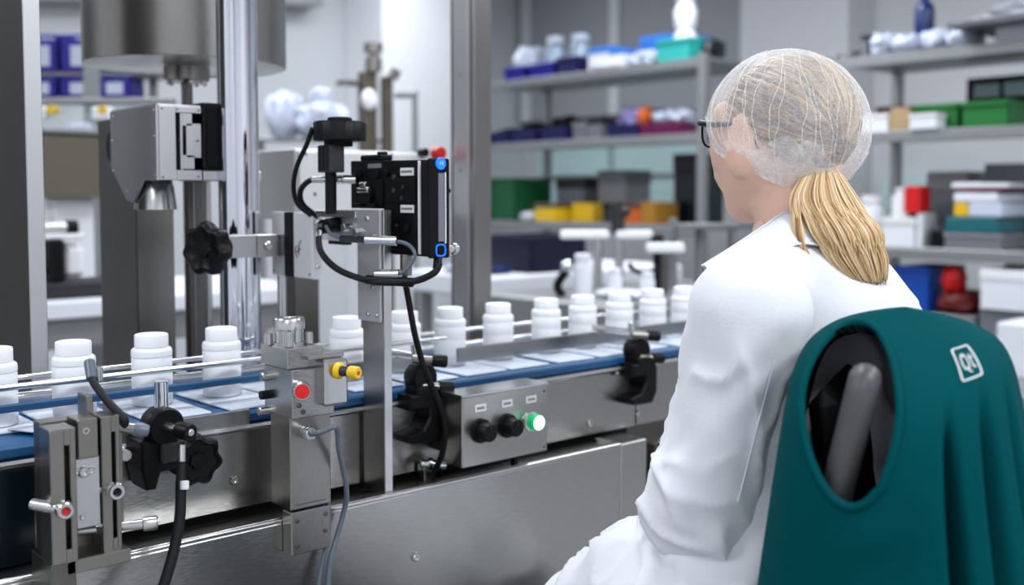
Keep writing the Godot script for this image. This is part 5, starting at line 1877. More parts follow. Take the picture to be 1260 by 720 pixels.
func logo(t: Node3D) -> void:
	# small printed logo: a rounded square outline round two letters, lying on the cloth
	var u0 := 0.70
	var s0 := 0.0335
	var c := vsurf(u0, s0)
	var du := (vsurf(u0 + 0.01, s0) - c).length() / 0.01
	var ds := (vsurf(u0, s0 + 0.005) - c).length() / 0.005
	var onto := func(x: float, y: float, lift: float) -> Vector3:
		var u := u0 + x * 0.54 / du
		var s := s0 - y / ds
		var o := vsurf(u, s)
		var n := (vsurf(u + 0.02, s) - vsurf(u - 0.02, s)).cross(vsurf(u, s - 0.004) - vsurf(u, s + 0.004)).normalized()
		if n.dot(o - V(CC.x, o.y, CC.z)) < 0.0: n = -n
		return o + n * lift
	var h := 0.0205
	var g := G.new()
	var pts := []
	for k in 81:
		var a := TAU * k / 80
		var x := clampf(cos(a) * 1.45, -1, 1)
		var y := clampf(sin(a) * 1.45, -1, 1)
		var r := Vector2(x, y)
		if absf(x) > 0.86 and absf(y) > 0.86: r *= 0.97
		pts.append(onto.call(r.x * h, r.y * h, 0.0008))
	g.tube(pts, 0.0008, 6, 1, false)
	part(t, "logo_frame", g, M.print, "white rounded square")
	var tm := TextMesh.new()
	var sf := SystemFont.new()
	sf.font_names = PackedStringArray(["Droid Sans"])
	sf.font_weight = 600
	tm.font = sf
	tm.text = "Qt"
	tm.font_size = 64
	tm.pixel_size = 0.001
	tm.depth = 0.002
	var arr := tm.surface_get_arrays(0)
	var v: PackedVector3Array = arr[Mesh.ARRAY_VERTEX]
	var ix: PackedInt32Array = arr[Mesh.ARRAY_INDEX] if arr[Mesh.ARRAY_INDEX] != null else PackedInt32Array(range(v.size()))
	var bb := AABB(v[0], Vector3())
	for q in v: bb = bb.expand(q)
	var sc := 0.027 / bb.size.x
	var mid := bb.get_center()
	g = G.new()
	for k in range(0, ix.size(), 3):
		var w := []
		for j in 3:
			var q := v[ix[k + j]] - mid
			w.append(onto.call(q.x * sc, q.y * sc * 1.12, 0.0012))
		var n: Vector3 = (w[1] - w[0]).cross(w[2] - w[0]).normalized()
		if n.dot(w[0] - V(CC.x, w[0].y, CC.z)) < 0.0: n = -n
		g.tri(w[0], w[1], w[2], n, n, n)
	part(t, "logo_letters", g, M.print, "two white letters")

# ------------------------------------------------------------------ shelving and what stands on it
func shelf_unit(label: String, z0: float, z1: float, boards: Array) -> void:
	var t := thing("shelving", label, "shelving", V(4.48, 0, (z0 + z1) / 2), "steel shelving along the far wall")
	for y in boards:
		var bo := part(t, "shelf_board", b([4.2, 4.78, y - 0.022, y, z0, z1], 0.004), M.rack)
		part(bo, "front_lip", b([4.193, 4.203, y - 0.048, y - 0.002, z0, z1], 0.003), M.rack)
	for x in [4.215, 4.765]:
		for z in [z0 + 0.02, z1 - 0.02]:
			part(t, "upright", b([x - 0.022, x + 0.022, 0, boards[0] + 0.02, z - 0.022, z + 0.022], 0.003), M.rack)

func crate(called: String, label: String, cat: String, x: float, z0: float, z1: float, y: float, h: float, m: Material, depth := 0.3, group := "") -> Node3D:
	var t := thing(called, label, cat, V(x + depth / 2, y, (z0 + z1) / 2), group)
	var g := G.new()
	var w := 0.008
	g.lim(x, x + depth, y, y + w, z0, z1, 0.002)
	g.lim(x, x + w, y, y + h, z0, z1, 0.002)
	g.lim(x + depth - w, x + depth, y, y + h, z0, z1, 0.002)
	g.lim(x, x + depth, y, y + h, z0, z0 + w, 0.002)
	g.lim(x, x + depth, y, y + h, z1 - w, z1, 0.002)
	part(t, "body", g, m)
	g = G.new()
	g.lim(x - 0.012, x + depth + 0.012, y + h - 0.02, y + h, z0 - 0.004, z0 + w, 0.003)
	g.lim(x - 0.012, x + depth + 0.012, y + h - 0.02, y + h, z1 - w, z1 + 0.004, 0.003)
	g.lim(x - 0.012, x + w, y + h - 0.02, y + h, z0, z1, 0.003)
	g.lim(x + depth - w, x + depth + 0.012, y + h - 0.02, y + h, z0, z1, 0.003)
	part(t, "rim", g, m)
	return t

func carton(called: String, label: String, cat: String, lims: Array, m: Material, lid: Material = null, group := "") -> Node3D:
	var t := thing(called, label, cat, V((lims[0] + lims[1]) / 2, lims[2], (lims[4] + lims[5]) / 2), group)
	var k: float = lims[3] - lims[2]
	if lid:
		part(t, "body", b([lims[0], lims[1], lims[2], lims[3] - k * 0.25, lims[4], lims[5]], 0.003), m)
		part(t, "lid", b([lims[0] - 0.004, lims[1] + 0.004, lims[3] - k * 0.25, lims[3], lims[4] - 0.004, lims[5] + 0.004], 0.003), lid)
	else:
		part(t, "body", b(lims, 0.004), m)
		part(t, "flap", b([lims[0] + 0.006, lims[1] - 0.006, lims[3] - 0.001, lims[3] + 0.003, lims[4] + 0.006, (lims[4] + lims[5]) / 2 - 0.001], 0.001), m)
	return t

func jar(called: String, label: String, cat: String, at: Vector3, r: float, h: float, m: Material, capm: Material, neck := 0.5, group := "") -> Node3D:
	var t := thing(called, label, cat, at, group)
	var g := G.new()
	g.lathe(at, V(0, 1, 0), [Vector2(0, 0), Vector2(r * 0.9, 0), Vector2(r, h * 0.02), Vector2(r, h * 0.68), Vector2(r * 0.85, h * 0.77), Vector2(r * neck, h * 0.83), Vector2(r * neck, h * 0.86)], 28)
	part(t, "body", g, m)
	g = G.new()
	g.lathe(at, V(0, 1, 0), [Vector2(r * neck, h * 0.845), Vector2(r * neck * 1.2, h * 0.845), Vector2(r * neck * 1.2, h * 0.98), Vector2(r * neck, h), Vector2(0, h)], 28)
	part(t, "cap", g, capm)
	return t

# a soft packet or heap: an uneven rounded lump lying on a board
func packet(called: String, label: String, cat: String, lims: Array, m: Material, sd: int, group := "") -> MeshInstance3D:
	var ce := V((lims[0] + lims[1]) / 2, (lims[2] + lims[3]) / 2, (lims[4] + lims[5]) / 2)
	var h := V(absf(lims[1] - lims[0]) / 2, absf(lims[3] - lims[2]) / 2, absf(lims[5] - lims[4]) / 2)
	var n := noise(1.3, sd)
	var g := G.new()
	var p := PackedVector3Array()
	var nu := 28
	var nv := 15
	for j in nv:
		for i in nu:
			var a := TAU * i / nu
			var bt := PI * (j / float(nv - 1) - 0.5)
			var d := V(cos(bt) * cos(a), sin(bt), cos(bt) * sin(a))
			var k := 1.0 + 0.35 * n.get_noise_3dv(d * 1.6)
			var s := V(signf(d.x) * pow(absf(d.x), 0.7), signf(d.y) * pow(absf(d.y), 0.8), signf(d.z) * pow(absf(d.z), 0.7))
			var q := ce + s * h * k
			q.y = maxf(q.y, lims[2])
			p.append(q)
	g.grid(p, nu, nv, true, true)
	return single(called, label, cat, g, m, V(ce.x, lims[2], ce.z), group)

func shelves() -> void:
	shelf_unit("long steel shelving with blue bins, seen left of the worker's head", -5.15, -3.37, [1.885, 1.51, 1.04, 0.55])
	shelf_unit("long steel shelving with green crates, seen right of the worker's head", -2.67, -0.6, [1.80, 1.47, 0.975, 0.5])
	# left unit, top board
	var y := 1.885
	crate("bin", "purple bin holding a white bundle, leftmost on the top board", "bin", 4.25, -4.962, -4.770, y, 0.085, M.purple, 0.3, "")
	packet("bundle", "white bundle heaped in the leftmost purple bin on the top board", "bundle", [4.28, 4.5, y + 0.012, 2.10, -4.94, -4.79], M.bag, 3)
	crate("bin", "purple bin with a clear bottle, middle of three on the top board", "bin", 4.25, -4.735, -4.515, y, 0.085, M.purple, 0.3, "")
	jar("bottle", "pale blue clear bottle in the middle purple bin", "bottle", V(4.36, y + 0.01, -4.62), 0.062, 0.24, M.clear, M.bag, 0.7)
	crate("bin", "deep blue bin with a clear bottle, right of the purple ones on the top board", "bin", 4.25, -4.495, -4.32, y, 0.1, M.navy, 0.3, "")
	jar("bottle", "pale blue clear bottle in the deep blue bin on the top board", "bottle", V(4.36, y + 0.01, -4.41), 0.062, 0.23, M.clear, M.bag, 0.7)
	carton("carton", "white carton with a bright blue lid on the top board", "carton", [4.27, 4.55, y, 2.02, -4.26, -4.09], M.paper, M.sky_blue)
	carton("carton", "smaller white and blue carton next to the blue lidded one", "carton", [4.25, 4.5, y, 1.99, -4.07, -3.97], M.paper, M.sky_blue)
	carton("case", "bright blue case behind the heap of white packets on the top board", "case", [4.42, 4.7, y, 2.07, -4.0, -3.74], M.sky_blue, M.sky_blue)
	packet("packet", "white packets heaped before the bright blue case", "packets", [4.23, 4.4, y, 1.965, -3.95, -3.76], M.bag, 6)
	packet("packet", "grey white packet lying flat below the blue lidded carton", "packets", [4.22, 4.30, y, 1.945, -4.2, -3.98], M.paper, 7)
	crate("basin", "turquoise basin holding a tall white bottle, right end of the top board", "basin", 4.24, -3.72, -3.50, y, 0.115, M.teal_plastic, 0.28)
	var t := thing("bottle", "tall white stacked bottle standing in the turquoise basin", "bottle", V(4.36, y + 0.01, -3.63))
	var g := G.new()
	g.lathe(t.position, V(0, 1, 0), [Vector2(0, 0), Vector2(0.058, 0), Vector2(0.062, 0.02), Vector2(0.062, 0.13), Vector2(0.045, 0.16), Vector2(0.06, 0.19), Vector2(0.062, 0.26), Vector2(0.045, 0.30)], 28)
	part(t, "body", g, M.white_plastic)
	g = G.new()
	g.lathe(t.position, V(0, 1, 0), [Vector2(0.045, 0.30), Vector2(0.05, 0.31), Vector2(0.05, 0.42), Vector2(0, 0.42)], 28)
	part(t, "cap", g, M.bag)
	packet("pouch", "small dark pouch at the right end of the top board", "pouch", [4.28, 4.42, y, 1.99, -3.47, -3.40], M.teal_panel, 9)
	# left unit, second board
	y = 1.51
	var labs := ["navy bin with black tools, leftmost on the second board", "navy bin with black tools, second from the left on the second board", "navy bin topped by a black block, third on the second board"]
	var zs := [[-5.13, -4.925], [-4.89, -4.68], [-4.635, -4.41]]
	for i in 3:
		crate("bin", labs[i], "bin", 4.25, zs[i][0], zs[i][1], y, 0.075, M.navy, 0.3)
		packet("tool", ["black tools lying in the leftmost navy bin", "black tools lying in the second navy bin", "black block lying in the third navy bin"][i], "tools", [4.28, 4.48, y + 0.01, y + [0.10, 0.12, 0.145][i], zs[i][0] + 0.02, zs[i][1] - 0.04], M.black_matt, 20 + i)
	carton("box", "pale grey box on the second board, left of two", "box", [4.27, 4.5, y, 1.61, -4.38, -4.27], M.gray_plastic, M.rack)
	carton("box", "darker grey box on the second board, beside the pale one", "box", [4.26, 4.5, y, 1.62, -4.255, -4.15], M.gray_plastic, M.dark_gray)
	crate("bin", "blue bin filled with lilac bags on the second board", "bin", 4.25, -4.086, -3.857, y, 0.07, M.navy, 0.3)
	packet("bag", "lilac plastic bag bulging out of the blue bin", "bag", [4.27, 4.5, y + 0.01, 1.68, -4.07, -3.84], mat("lilac", Color(0.50, 0.47, 0.66), 0.35), 25)
	crate("bin", "magenta bin under a white bag at the right of the second board", "bin", 4.25, -3.845, -3.56, y, 0.06, M.magenta, 0.3)
	packet("bag", "white bag lying across the magenta bin", "bag", [4.24, 4.5, y + 0.055, 1.645, -3.80, -3.53], M.bag, 26)
	packet("pouch", "small orange pouch beside the white bag on the magenta bin", "pouch", [4.23, 4.33, y + 0.06, 1.66, -3.86, -3.80], M.orange, 27)
	# dark instruments far back on the boards
	carton("instrument", "dark grey instrument deep on the third board, right of the green crate", "instrument", [4.5, 4.74, 1.04, 1.30, -4.76, -4.52], M.gray_plastic, M.dark_gray)
	carton("instrument", "pale instrument with a dark top, deep on the third board in the middle", "instrument", [4.52, 4.74, 1.04, 1.34, -4.42, -4.2], M.rack, M.gray_plastic)
	carton("instrument", "tall dark cabinet like instrument deep on the third board near the right upright", "instrument", [4.5, 4.74, 1.04, 1.42, -3.82, -3.66], M.teal_panel, M.dark_gray)
	# left unit, third board and below
	y = 1.04
	crate("crate", "dark green crate on the third board beside the tall square post", "crate", 4.25, -5.12, -4.86, y, 0.26, M.green_dark, 0.3)
	carton("box", "yellow box with a grey top on the third board", "box", [4.23, 4.4, y - 0.0, 1.147, -4.66, -4.50], M.yellow, M.beige_steel)
	carton("box", "flat yellow box right of the taller yellow one", "box", [4.35, 4.55, y, 1.145, -4.47, -4.30], M.yellow)
	carton("box", "orange and brown box on the third board, near the right upright", "box", [4.25, 4.45, y, 1.15, -3.95, -3.84], M.orange, M.brown)
	carton("box", "ochre box right of the orange one", "box", [4.25, 4.45, y, 1.155, -3.835, -3.74], mat("ochre", Color(0.60, 0.42, 0.10), 0.7))
	carton("machine", "dark small instrument between the yellow and orange boxes", "instrument", [4.25, 4.42, y, 1.15, -4.12, -4.02], M.dark_gray, M.black)
	packet("packet", "pale packet lying left of the yellow box on the third board", "packets", [4.24, 4.42, y, 1.095, -4.84, -4.70], M.paper, 30)
	# bench with white top and a dark blue crate
	t = thing("bench", "white topped bench in the background right of the tall square post", "bench", V(3.1, 0, -3.25))
	part(t, "worktop", b([2.55, 3.7, 0.80, 0.885, -3.62, -3.08], 0.01), M.paper)
	for x in [2.62, 3.6]:
		for z in [-3.56, -3.16]:
			part(t, "leg", b([x - 0.02, x + 0.02, 0, 0.80, z - 0.02, z + 0.02], 0.003), M.rack)
	crate("crate", "dark blue crate standing on the white topped bench", "crate", 2.80, -3.36, -3.10, 0.885, 0.15, M.navy_dark, 0.3)
	packet("pouch", "dark blue folded cloth on the white bench", "cloth", [2.60, 2.75, 0.885, 0.915, -3.25, -3.14], M.bottle_blue, 33)
	packet("packet", "white packet lying on the front of the white bench", "packets", [2.57, 2.70, 0.885, 0.925, -3.40, -3.28], M.bag, 34)
	# second machine between the bottles and the shelving
	t = thing("filling_machine", "blurred steel machine with two white arms on posts, behind the bottle line", "machine", V(2.6, 0, -2.45))
	part(t, "bed", b([2.2, 3.1, 0.70, 0.88, -2.65, -2.1], 0.01), M.rack)
	part(t, "stand", b([2.3, 3.0, 0.0, 0.70, -2.6, -2.15], 0.01), M.steel_dark)
	for q in [[2.574, -2.517], [2.629, -2.469]]:
		g = G.new()
		g.cyl(V(q[0], 0.88, q[1]), V(q[0], 1.06, q[1]), 0.016, 18)
		part(t, "post", g, M.bright_steel)
	g = G.new()
	var bs := Basis(V(0, 1, 0), deg_to_rad(-41))
	g.box(V(2.546, 1.063, -2.553), V(0.165, 0.03, 0.05), 0.006, bs)
	part(t, "arm", g, M.cap_white)
	g = G.new()
	g.box(V(2.672, 1.063, -2.44), V(0.125, 0.03, 0.05), 0.006, bs)
	part(t, "arm", g, M.cap_white)
	g = G.new()
	g.box(V(2.60, 1.028, -2.24), V(0.12, 0.032, 0.05), 0.006, bs)
	part(t, "low_arm", g, M.cap_white)
	g = G.new()
	g.cyl(V(2.60, 0.88, -2.24), V(2.60, 1.014, -2.24), 0.012, 14)
	part(t, "low_post", g, M.steel_dark)
	g = G.new()
	g.cyl(V(2.633, 1.07, -2.48), V(2.633, 1.16, -2.48), 0.024, 18)
	g.ell(V(2.645, 1.14, -2.46), V(0.022, 0.02, 0.02), 14)
	part(t, "motor", g, M.dark_gray)
	g = G.new()
	var rg := []
	for k in 25:
		var a := PI + PI * k / 24
		rg.append(V(2.472, 0.985, -2.212) + V(0.755, 0, 0.656) * 0.047 * cos(a) + V(0, 0.03 * sin(a), 0))
	g.tube(rg, 0.008, 8, 1)
	part(t, "curved_handle", g, M.black)
	g = G.new()
	g.cyl(V(2.472, 0.88, -2.212), V(2.472, 0.955, -2.212), 0.01, 12)
	part(t, "handle_stem", g, M.black)
	g = G.new()
	g.ell(V(2.70, 1.03, -2.36), V(0.025, 0.04, 0.025), 16)
	g.cyl(V(2.70, 0.88, -2.36), V(2.70, 1.03, -2.36), 0.014, 14)
	part(t, "black_knob", g, M.black)
	for q in [[2.78, -2.36, 1.12], [2.86, -2.31, 1.10], [2.95, -2.24, 1.08]]:
		part(t, "frame_post", b([q[0] - 0.012, q[0] + 0.012, 0.88, q[2], q[1] - 0.012, q[1] + 0.012], 0.002), M.rack)
	part(t, "top_rail", b([2.77, 2.97, 1.085, 1.10, -2.37, -2.22], 0.003), M.rack)
	jar("canister", "white grey canister on the blurred steel machine, left of its posts", "canister", V(2.325, 0.88, -2.338), 0.029, 0.135, M.paper, M.paper, 0.75)
	jar("bottle", "small white bottle on the blurred steel machine between its posts", "bottle", V(2.40, 0.88, -2.27), 0.023, 0.09, M.paper, M.white_plastic, 0.7)
	jar("bottle", "small white bottle at the foot of the black curved handle", "bottle", V(2.45, 0.88, -2.18), 0.023, 0.08, M.paper, M.white_plastic, 0.7)
	packet("packet", "white tray of caps on the blurred steel machine", "packets", [2.34, 2.46, 0.88, 0.905, -2.32, -2.15], M.paper, 36)
	g = G.new()
	g.ell(V(2.29, 0.975, -2.372), V(0.021, 0.021, 0.021), 20)
	t = thing("ball_lever", "black lever with a chrome ball left of the white canister", "lever", V(2.29, 0.88, -2.37))
	part(t, "ball", g, M.chrome)
	g = G.new()
	g.tube([V(2.285, 0.88, -2.385), V(2.275, 0.915, -2.40), V(2.289, 0.96, -2.374)], 0.014, 10, 5)
	part(t, "arm", g, M.black)

func right_items() -> void:
	var y := 1.80
	# top board of the right unit: white clutter, a blue bottle, papers on a tray
	var q := [[-2.62, -2.54, 0.035, "small grey gadget at the left end of the right top board"], [-2.50, -2.40, 0.10, "white crumpled bag, left end of the clutter on the right top board"], [-2.40, -2.27, 0.085, "white bag just left of the blue spray bottle"], [-2.27, -2.16, 0.095, "white bag just right of the blue spray bottle"], [-2.16, -2.05, 0.075, "white bag beside the tray of papers"]]
	for i in q.size():
		packet("bag", q[i][3], "bag", [4.22, 4.42, y, y + q[i][2], q[i][0], q[i][1]], M.gray_plastic if i == 0 else M.bag, 50 + i)
	carton("box", "small dark instrument upright beside the white bags on the right top board", "instrument", [4.24, 4.3, y, 1.90, -2.535, -2.51], M.gray_plastic, M.dark_gray)
	var t := jar("bottle", "dark blue bottle standing upright among white bags", "bottle", V(4.46, y, -2.36), 0.042, 0.30, M.bottle_blue, M.bottle_blue, 0.42)
	t = thing("tray", "grey tray holding papers at the upper right corner", "tray", V(4.32, y, -1.87))
	part(t, "board", b([4.1, 4.55, 1.862, 1.882, -2.08, -1.62], 0.004), M.gray_plastic)
	part(t, "support", b([4.25, 4.5, y, 1.862, -1.95, -1.7], 0.004), M.paper)
	for i in 4:
		packet("paper_stack", ["lowest white paper bundle on the grey tray", "second white paper bundle on the grey tray", "third white paper bundle on the grey tray", "topmost white paper bundle on the grey tray"][i], "papers", [4.12 + i * 0.02, 4.45, 1.882 + i * 0.018, 1.906 + i * 0.018, -2.03 + i * 0.03, -1.68], M.paper, 60 + i)
	# second board
	y = 1.47
	carton("box", "long white box on the middle board below a brown strip", "box", [4.24, 4.5, y, 1.55, -2.56, -2.40], M.paper, M.label_white)
	carton("box", "beige cardboard box between two white boxes", "box", [4.245, 4.5, y, 1.57, -2.395, -2.305], M.card)
	carton("box", "white box standing before the left green crate", "box", [4.18, 4.26, y, 1.535, -2.27, -2.15], M.paper, M.label_white)
	carton("box", "brown cardboard box behind the white and beige boxes", "box", [4.51, 4.7, y, 1.60, -2.62, -2.36], M.brown)
	crate("crate", "green crate on the middle board, left of two", "crate", 4.27, -2.295, -2.10, y, 0.107, M.green, 0.3, "")
	crate("crate", "green crate on the middle board, right of two", "crate", 4.25, -2.08, -1.885, y, 0.105, M.green, 0.3, "")
	t = thing("monitor", "dark screen with two pale windows behind the green crates", "monitor", V(4.73, y, -2.13))
	part(t, "case", b([4.70, 4.74, 1.50, 1.72, -2.28, -1.95], 0.004), M.dark_gray)
	part(t, "screen", b([4.697, 4.701, 1.52, 1.70, -2.265, -1.965], 0.001), M.black)
	for q2 in [[-2.245, -2.13], [-2.11, -1.99]]:
		part(t, "screen_window", b([4.695, 4.698, 1.63, 1.69, q2[0], q2[1]], 0.0005), M.wall_green)
	part(t, "foot", b([4.68, 4.76, y, 1.50, -2.17, -2.07], 0.004), M.dark_gray)
	carton("instrument", "tall grey instrument at the far back of the lower board behind the dispenser", "instrument", [4.52, 4.74, 0.975, 1.30, -2.36, -2.18], M.gray_plastic, M.rack)
	carton("instrument", "wide dark instrument at the far back of the lower board behind the folders", "instrument", [4.52, 4.74, 0.975, 1.33, -2.10, -1.90], M.dark_gray, M.gray_plastic)
	# third board
	y = 0.975
	jar("canister", "squat white canister left end of the lower board, by the ponytail", "canister", V(4.33, y, -2.52), 0.06, 0.22, M.paper, M.white_plastic, 0.7)
	carton("box", "white box on the lower board, below the white jug", "box", [4.24, 4.45, y, 1.10, -2.42, -2.27], M.paper, M.label_white)
	jar("jug", "white jug standing on the white box", "jug", V(4.33, 1.10, -2.37), 0.048, 0.13, M.white_plastic, M.white_plastic, 0.6)
	t = thing("dispenser", "white dispenser with a bright red upper part beside the jug", "dispenser", V(4.3, y, -2.28))
	part(t, "base", b([4.25, 4.38, y, 1.12, -2.265, -2.24], 0.004), M.paper)
	part(t, "red_part", b([4.24, 4.34, 1.12, 1.235, -2.32, -2.25], 0.006), M.red, "bright red upper part")
	part(t, "stem", b([4.26, 4.32, y, 1.12, -2.31, -2.29], 0.003), M.dark_gray)
	carton("instrument", "dark instrument on the lower board between dispenser and folders", "instrument", [4.25, 4.42, y, 1.06, -2.20, -2.145], M.black, M.dark_gray)
	carton("tray", "grey letter tray at the bottom of the stack of folders", "tray", [4.24, 4.5, y, 1.04, -2.135, -1.90], M.gray_plastic, M.rack)
	carton("box", "teal green flat box in the stack above the grey tray", "box", [4.235, 4.5, 1.042, 1.105, -2.13, -1.915], M.teal_box)
	carton("box", "pale blue flat box in the stack under the papers", "box", [4.24, 4.5, 1.109, 1.165, -2.035, -1.90], M.bag)
	carton("box", "small yellow box in the stack of folders", "box", [4.24, 4.4, 1.109, 1.163, -2.098, -2.038], M.yellow)
	carton("folder", "white folder stack above the yellow box", "folder", [4.24, 4.5, 1.169, 1.205, -2.10, -1.92], M.paper)
	carton("folder", "blue and red edged folder on top of the stack", "folder", [4.24, 4.5, 1.209, 1.222, -2.10, -1.90], M.navy, M.red)
	carton("folder", "topmost pale folder of the stack at the right edge", "folder", [4.235, 4.5, 1.226, 1.245, -2.11, -1.875], M.paper)
	# below the third board
	crate("bin", "bright blue bin beside the worker's right shoulder", "bin", 4.25, -2.36, -2.20, 0.50, 0.39, M.bin_blue, 0.3)
	packet("parts_heap", "heap of dark red parts on the low board", "parts", [4.24, 4.45, 0.70, 0.80, -2.18, -2.02], mat("dark_red", Color(0.40, 0.06, 0.07), 0.5), 70)
	packet("parts_heap", "smaller bright red part on top of the dark red heap", "parts", [4.24, 4.36, 0.79, 0.90, -2.15, -2.08], M.red, 71)
	carton("box", "grey carton under the red parts", "box", [4.24, 4.6, 0.50, 0.70, -2.185, -2.0], M.gray_plastic, M.rack)
	carton("instrument", "white instrument with a dark window at the right edge", "instrument", [4.2, 4.45, 0.74, 0.90, -1.96, -1.75], M.paper, M.white_plastic)
	carton("carton", "grey stand carrying the white instrument", "box", [4.22, 4.5, 0.50, 0.74, -1.97, -1.72], M.gray_plastic)
	packet("packet", "grey bags behind the red parts on the low board", "packets", [4.5, 4.7, 0.50, 0.90, -2.05, -1.9], M.paper, 72)
	t = thing("bench", "low grey table in the background at the right edge", "bench", V(3.6, 0, -1.5))
	part(t, "tabletop", b([3.3, 3.95, 0.545, 0.58, -1.80, -0.9], 0.005), M.rack)
	for x in [3.34, 3.9]:
		for z in [-1.76, -0.95]:
			part(t, "leg", b([x - 0.02, x + 0.02, 0, 0.545, z - 0.02, z + 0.02], 0.003), M.rack)
	carton("carton", "white carton on the low grey table at the right edge", "carton", [3.62, 3.85, 0.58, 0.76, -1.63, -1.42], M.paper)

func back_left() -> void:
	# table with a second clamp, far behind the left bottles
	var t := thing("side_table", "pale table behind the left bottles with a black clamp on it", "table", V(1.0, 0, -3.2))
	part(t, "tabletop", b([0.55, 1.75, 0.855, 0.905, -3.65, -2.99], 0.006), M.paper)
	part(t, "apron", b([0.57, 1.73, 0.77, 0.855, -3.62, -3.02], 0.004), M.rack)
	for x in [0.62, 1.68]:
		for z in [-3.58, -3.06]:
			part(t, "leg", b([x - 0.025, x + 0.025, 0, 0.77, z - 0.025, z + 0.025], 0.003), M.steel_dark)
	t = thing("bench_clamp", "blurred black clamp on a pale housing, seen between the two left posts", "clamp", V(0.99, 0.905, -3.1))
	var g := G.new()
	g.lim(0.90, 1.17, 0.905, 0.955, -3.2, -3.06, 0.01)
	part(t, "base", g, M.dark_gray)
	part(t, "block", b([0.955, 1.0, 0.95, 1.075, -3.14, -3.06], 0.01), M.black)
	part(t, "housing", b([1.0, 1.07, 0.955, 1.06, -3.2, -3.1], 0.02), M.white_plastic)
	g = G.new()
	g.cyl(V(0.90, 1.105, -3.12), V(1.02, 1.105, -3.12), 0.016, 16)
	part(t, "tube", g, M.bright_steel)
	g = G.new()
	g.cyl(V(1.02, 1.105, -3.12), V(1.05, 1.105, -3.12), 0.022, 16)
	part(t, "end_knob", g, M.black)
	part(t, "top_bar", b([0.90, 1.06, 1.072, 1.088, -3.16, -3.08], 0.004), M.white_plastic)
	g = G.new()
	g.cyl(V(0.925, 0.995, -3.09), V(0.955, 0.995, -3.09), 0.02, 14)
	part(t, "side_knob", g, M.black)
	# tank
	t = thing("tank", "beige grey steel tank seen between the two left posts", "tank", V(1.13, 1.187, -3.4))
	part(t, "body", b([1.02, 1.25, 1.187, 1.388, -3.55, -3.33], 0.012), M.beige_steel)
	part(t, "rim", b([1.01, 1.26, 1.385, 1.40, -3.56, -3.32], 0.004), M.rack)
	part(t, "stand", b([1.08, 1.20, 0.905, 1.187, -3.50, -3.40], 0.006), M.wall_mid)
	# rail with white boxes and yellow knobs
	t = thing("dosing_rail", "steel rail with yellow knobs and white boxes below the purple bins", "rail", V(1.27, 1.4, -3.7))
	var bs := Basis(V(0, 1, 0), deg_to_rad(-41))
	g = G.new()
	g.box(V(1.30, 1.52, -3.72), V(0.60, 0.02, 0.05), 0.004, bs)
	g.box(V(1.30, 1.41, -3.72), V(0.60, 0.02, 0.05), 0.004, bs)
	part(t, "rail", g, M.rack)
	g = G.new()
	g.box(V(1.34, 1.2, -3.79), V(0.05, 2.4, 0.04), 0.004, bs)
	part(t, "post", g, M.rack)
	g = G.new()
	g.box(V(1.30, 1.465, -3.735), V(0.60, 0.10, 0.004), 0.001, bs)
	part(t, "clear_guard", g, M.pane)
	for q in [[-0.075, 0.06], [0.0, -0.16]]:
		g = G.new()
		g.box(V(1.285, 1.475, -3.69) + bs * V(q[1], 0, 0.01), V(0.065, 0.042, 0.05), 0.006, bs)
		part(t, "white_box", g, M.white_plastic)
	for q in [-0.107, 0.067]:
		g = G.new()
		g.cyl(V(1.285, 1.485, -3.69) + bs * V(q, 0, 0.0), V(1.285, 1.485, -3.69) + bs * V(q, 0, 0.04), 0.015, 16)
		part(t, "yellow_knob", g, M.yellow)
	g = G.new()
	g.box(V(1.265, 1.425, -3.68), V(0.08, 0.03, 0.05), 0.008, bs)
	part(t, "fitting", g, M.bag)
	# rack of purple bins
	t = thing("bin_rack", "grey rack carrying two rows of purple bins, top left behind the hopper", "rack", V(1.45, 0, -4.3))
	for y in [1.672, 1.575]:
		g = G.new()
		g.box(V(1.40, y - 0.008, -4.36), V(0.85, 0.012, 0.2), 0.002, bs)
		part(t, "board", g, M.rack)
	for x in [-0.41, 0.41]:
		g = G.new()
		g.box(V(1.40, 0.95, -4.42) + bs * V(x, 0, 0), V(0.03, 1.9, 0.03), 0.003, bs)
		part(t, "upright", g, M.rack)
	var k := 0
	for row in 2:
		for cx in [-0.165, -0.015, 0.13, 0.27]:
			var base := V(1.40, 1.672 if row == 0 else 1.575, -4.36) + bs * V(cx - 0.005 * row, 0, 0.02)
			var h := 0.145 if row == 0 else 0.08
			var bt := thing("bin", "%s purple stacking bin with a white label, %s row of the rack by the hopper" % [["leftmost", "second", "third", "rightmost"][k % 4], "upper" if row == 0 else "lower"], "bin", base, "purple bins on the rack by the hopper")
			g = G.new()
			var w := 0.13
			for e in [[V(0, 0.004, 0), V(w, 0.008, 0.16)], [V(-w / 2 + 0.004, h / 2, 0), V(0.008, h, 0.16)], [V(w / 2 - 0.004, h / 2, 0), V(0.008, h, 0.16)], [V(0, h / 2, -0.076), V(w, h, 0.008)], [V(0, h * 0.4, 0.076), V(w, h * 0.8, 0.008)]]:
				g.box(base + bs * e[0], e[1], 0.002, bs)
			part(bt, "body", g, M.purple)
			g = G.new()
			g.box(base + bs * V(0, h - 0.008, 0.08), V(w + 0.006, 0.012, 0.012), 0.003, bs)
			part(bt, "rim", g, M.purple)
			g = G.new()
			g.box(base + bs * V(0.005, h * 0.42, 0.0812), V(0.065, h * 0.55, 0.002), 0.0005, bs)
			part(bt, "label_card", g, M.bag)
			k += 1
	# slender machine tower in front of the white column, packets to its left
	t = thing("tower", "slender beige machine tower with a round cap before the bright wall", "machine", V(2.53, 0, -3.8))
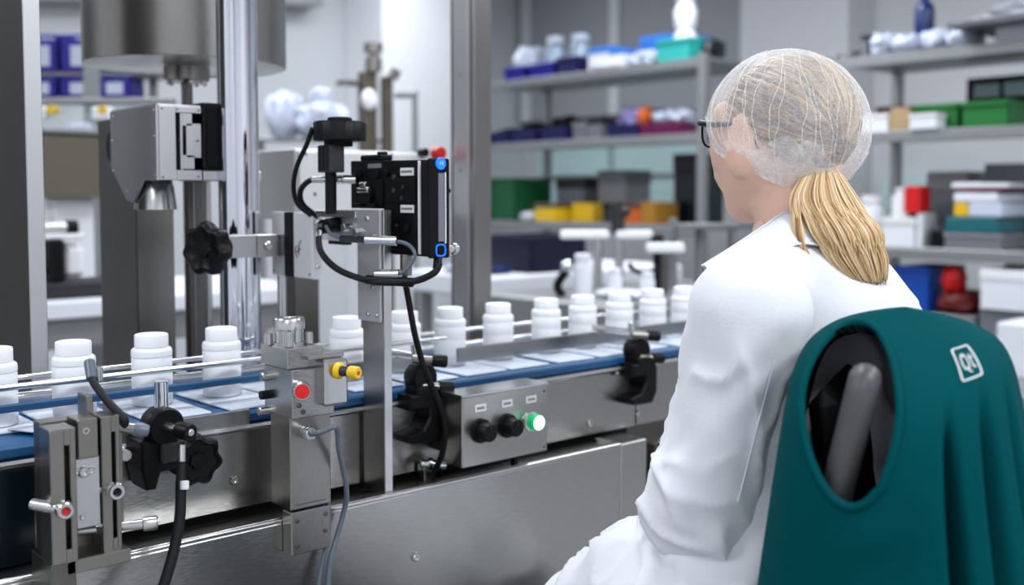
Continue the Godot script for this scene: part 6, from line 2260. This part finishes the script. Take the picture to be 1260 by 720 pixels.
	part(t, "shaft", b([2.48, 2.545, 0.0, 1.72, -3.86, -3.80], 0.006), M.beige_steel)
	part(t, "shaft", b([2.555, 2.60, 0.0, 1.70, -3.80, -3.76], 0.006), M.beige_steel)
	g = G.new()
	g.cyl(V(2.53, 1.72, -3.81), V(2.53, 1.78, -3.81), 0.035, 20)
	g.cyl(V(2.53, 1.78, -3.81), V(2.53, 1.80, -3.81), 0.02, 20)
	g.cyl(V(2.53, 1.80, -3.81), V(2.53, 1.84, -3.81), 0.04, 20)
	part(t, "round_cap", g, M.cast_steel)
	g = G.new()
	g.lim(2.40, 2.52, 1.66, 1.68, -3.9, -3.83, 0.003)
	part(t, "arm", g, M.cast_steel)
	g = G.new()
	g.cyl(V(2.585, 1.69, -3.75), V(2.60, 1.73, -3.735), 0.022, 14)
	part(t, "valve", g, M.cast_steel)
	g = G.new()
	g.ell(V(2.495, 1.60, -3.79), V(0.04, 0.045, 0.02), 16)
	part(t, "gauge", g, M.cap_white)
	g = G.new()
	g.tube([V(2.59, 1.62, -3.74), V(2.655, 1.62, -3.69), V(2.66, 1.61, -3.69), V(2.66, 1.3, -3.69), V(2.66, 0.0, -3.69)], 0.013, 8, 2)
	part(t, "pipe", g, M.rack)
	t = thing("stainless_rack", "steel rack shelf holding clear packets behind the sensor housing", "rack", V(2.5, 0, -4.22))
	g = G.new()
	g.box(V(2.50, 1.445, -4.22), V(0.56, 0.014, 0.16), 0.003, bs)
	part(t, "board", g, M.rack)
	for x in [-0.26, 0.26]:
		g = G.new()
		g.box(V(2.50, 0.72, -4.22) + bs * V(x, 0, 0), V(0.025, 1.43, 0.025), 0.003, bs)
		part(t, "post", g, M.rack)
	for i in 3:
		packet("packet", ["large clear blue packet left of the beige tower", "white packet lying over the clear blue one", "small clear packet nearest the chrome column"][i], "packets", [[2.40, 2.64, 1.452, 1.62, -4.30, -4.12], [2.46, 2.56, 1.60, 1.68, -4.25, -4.16], [2.30, 2.46, 1.452, 1.66, -4.38, -4.24]][i], M.bag, 80 + i)
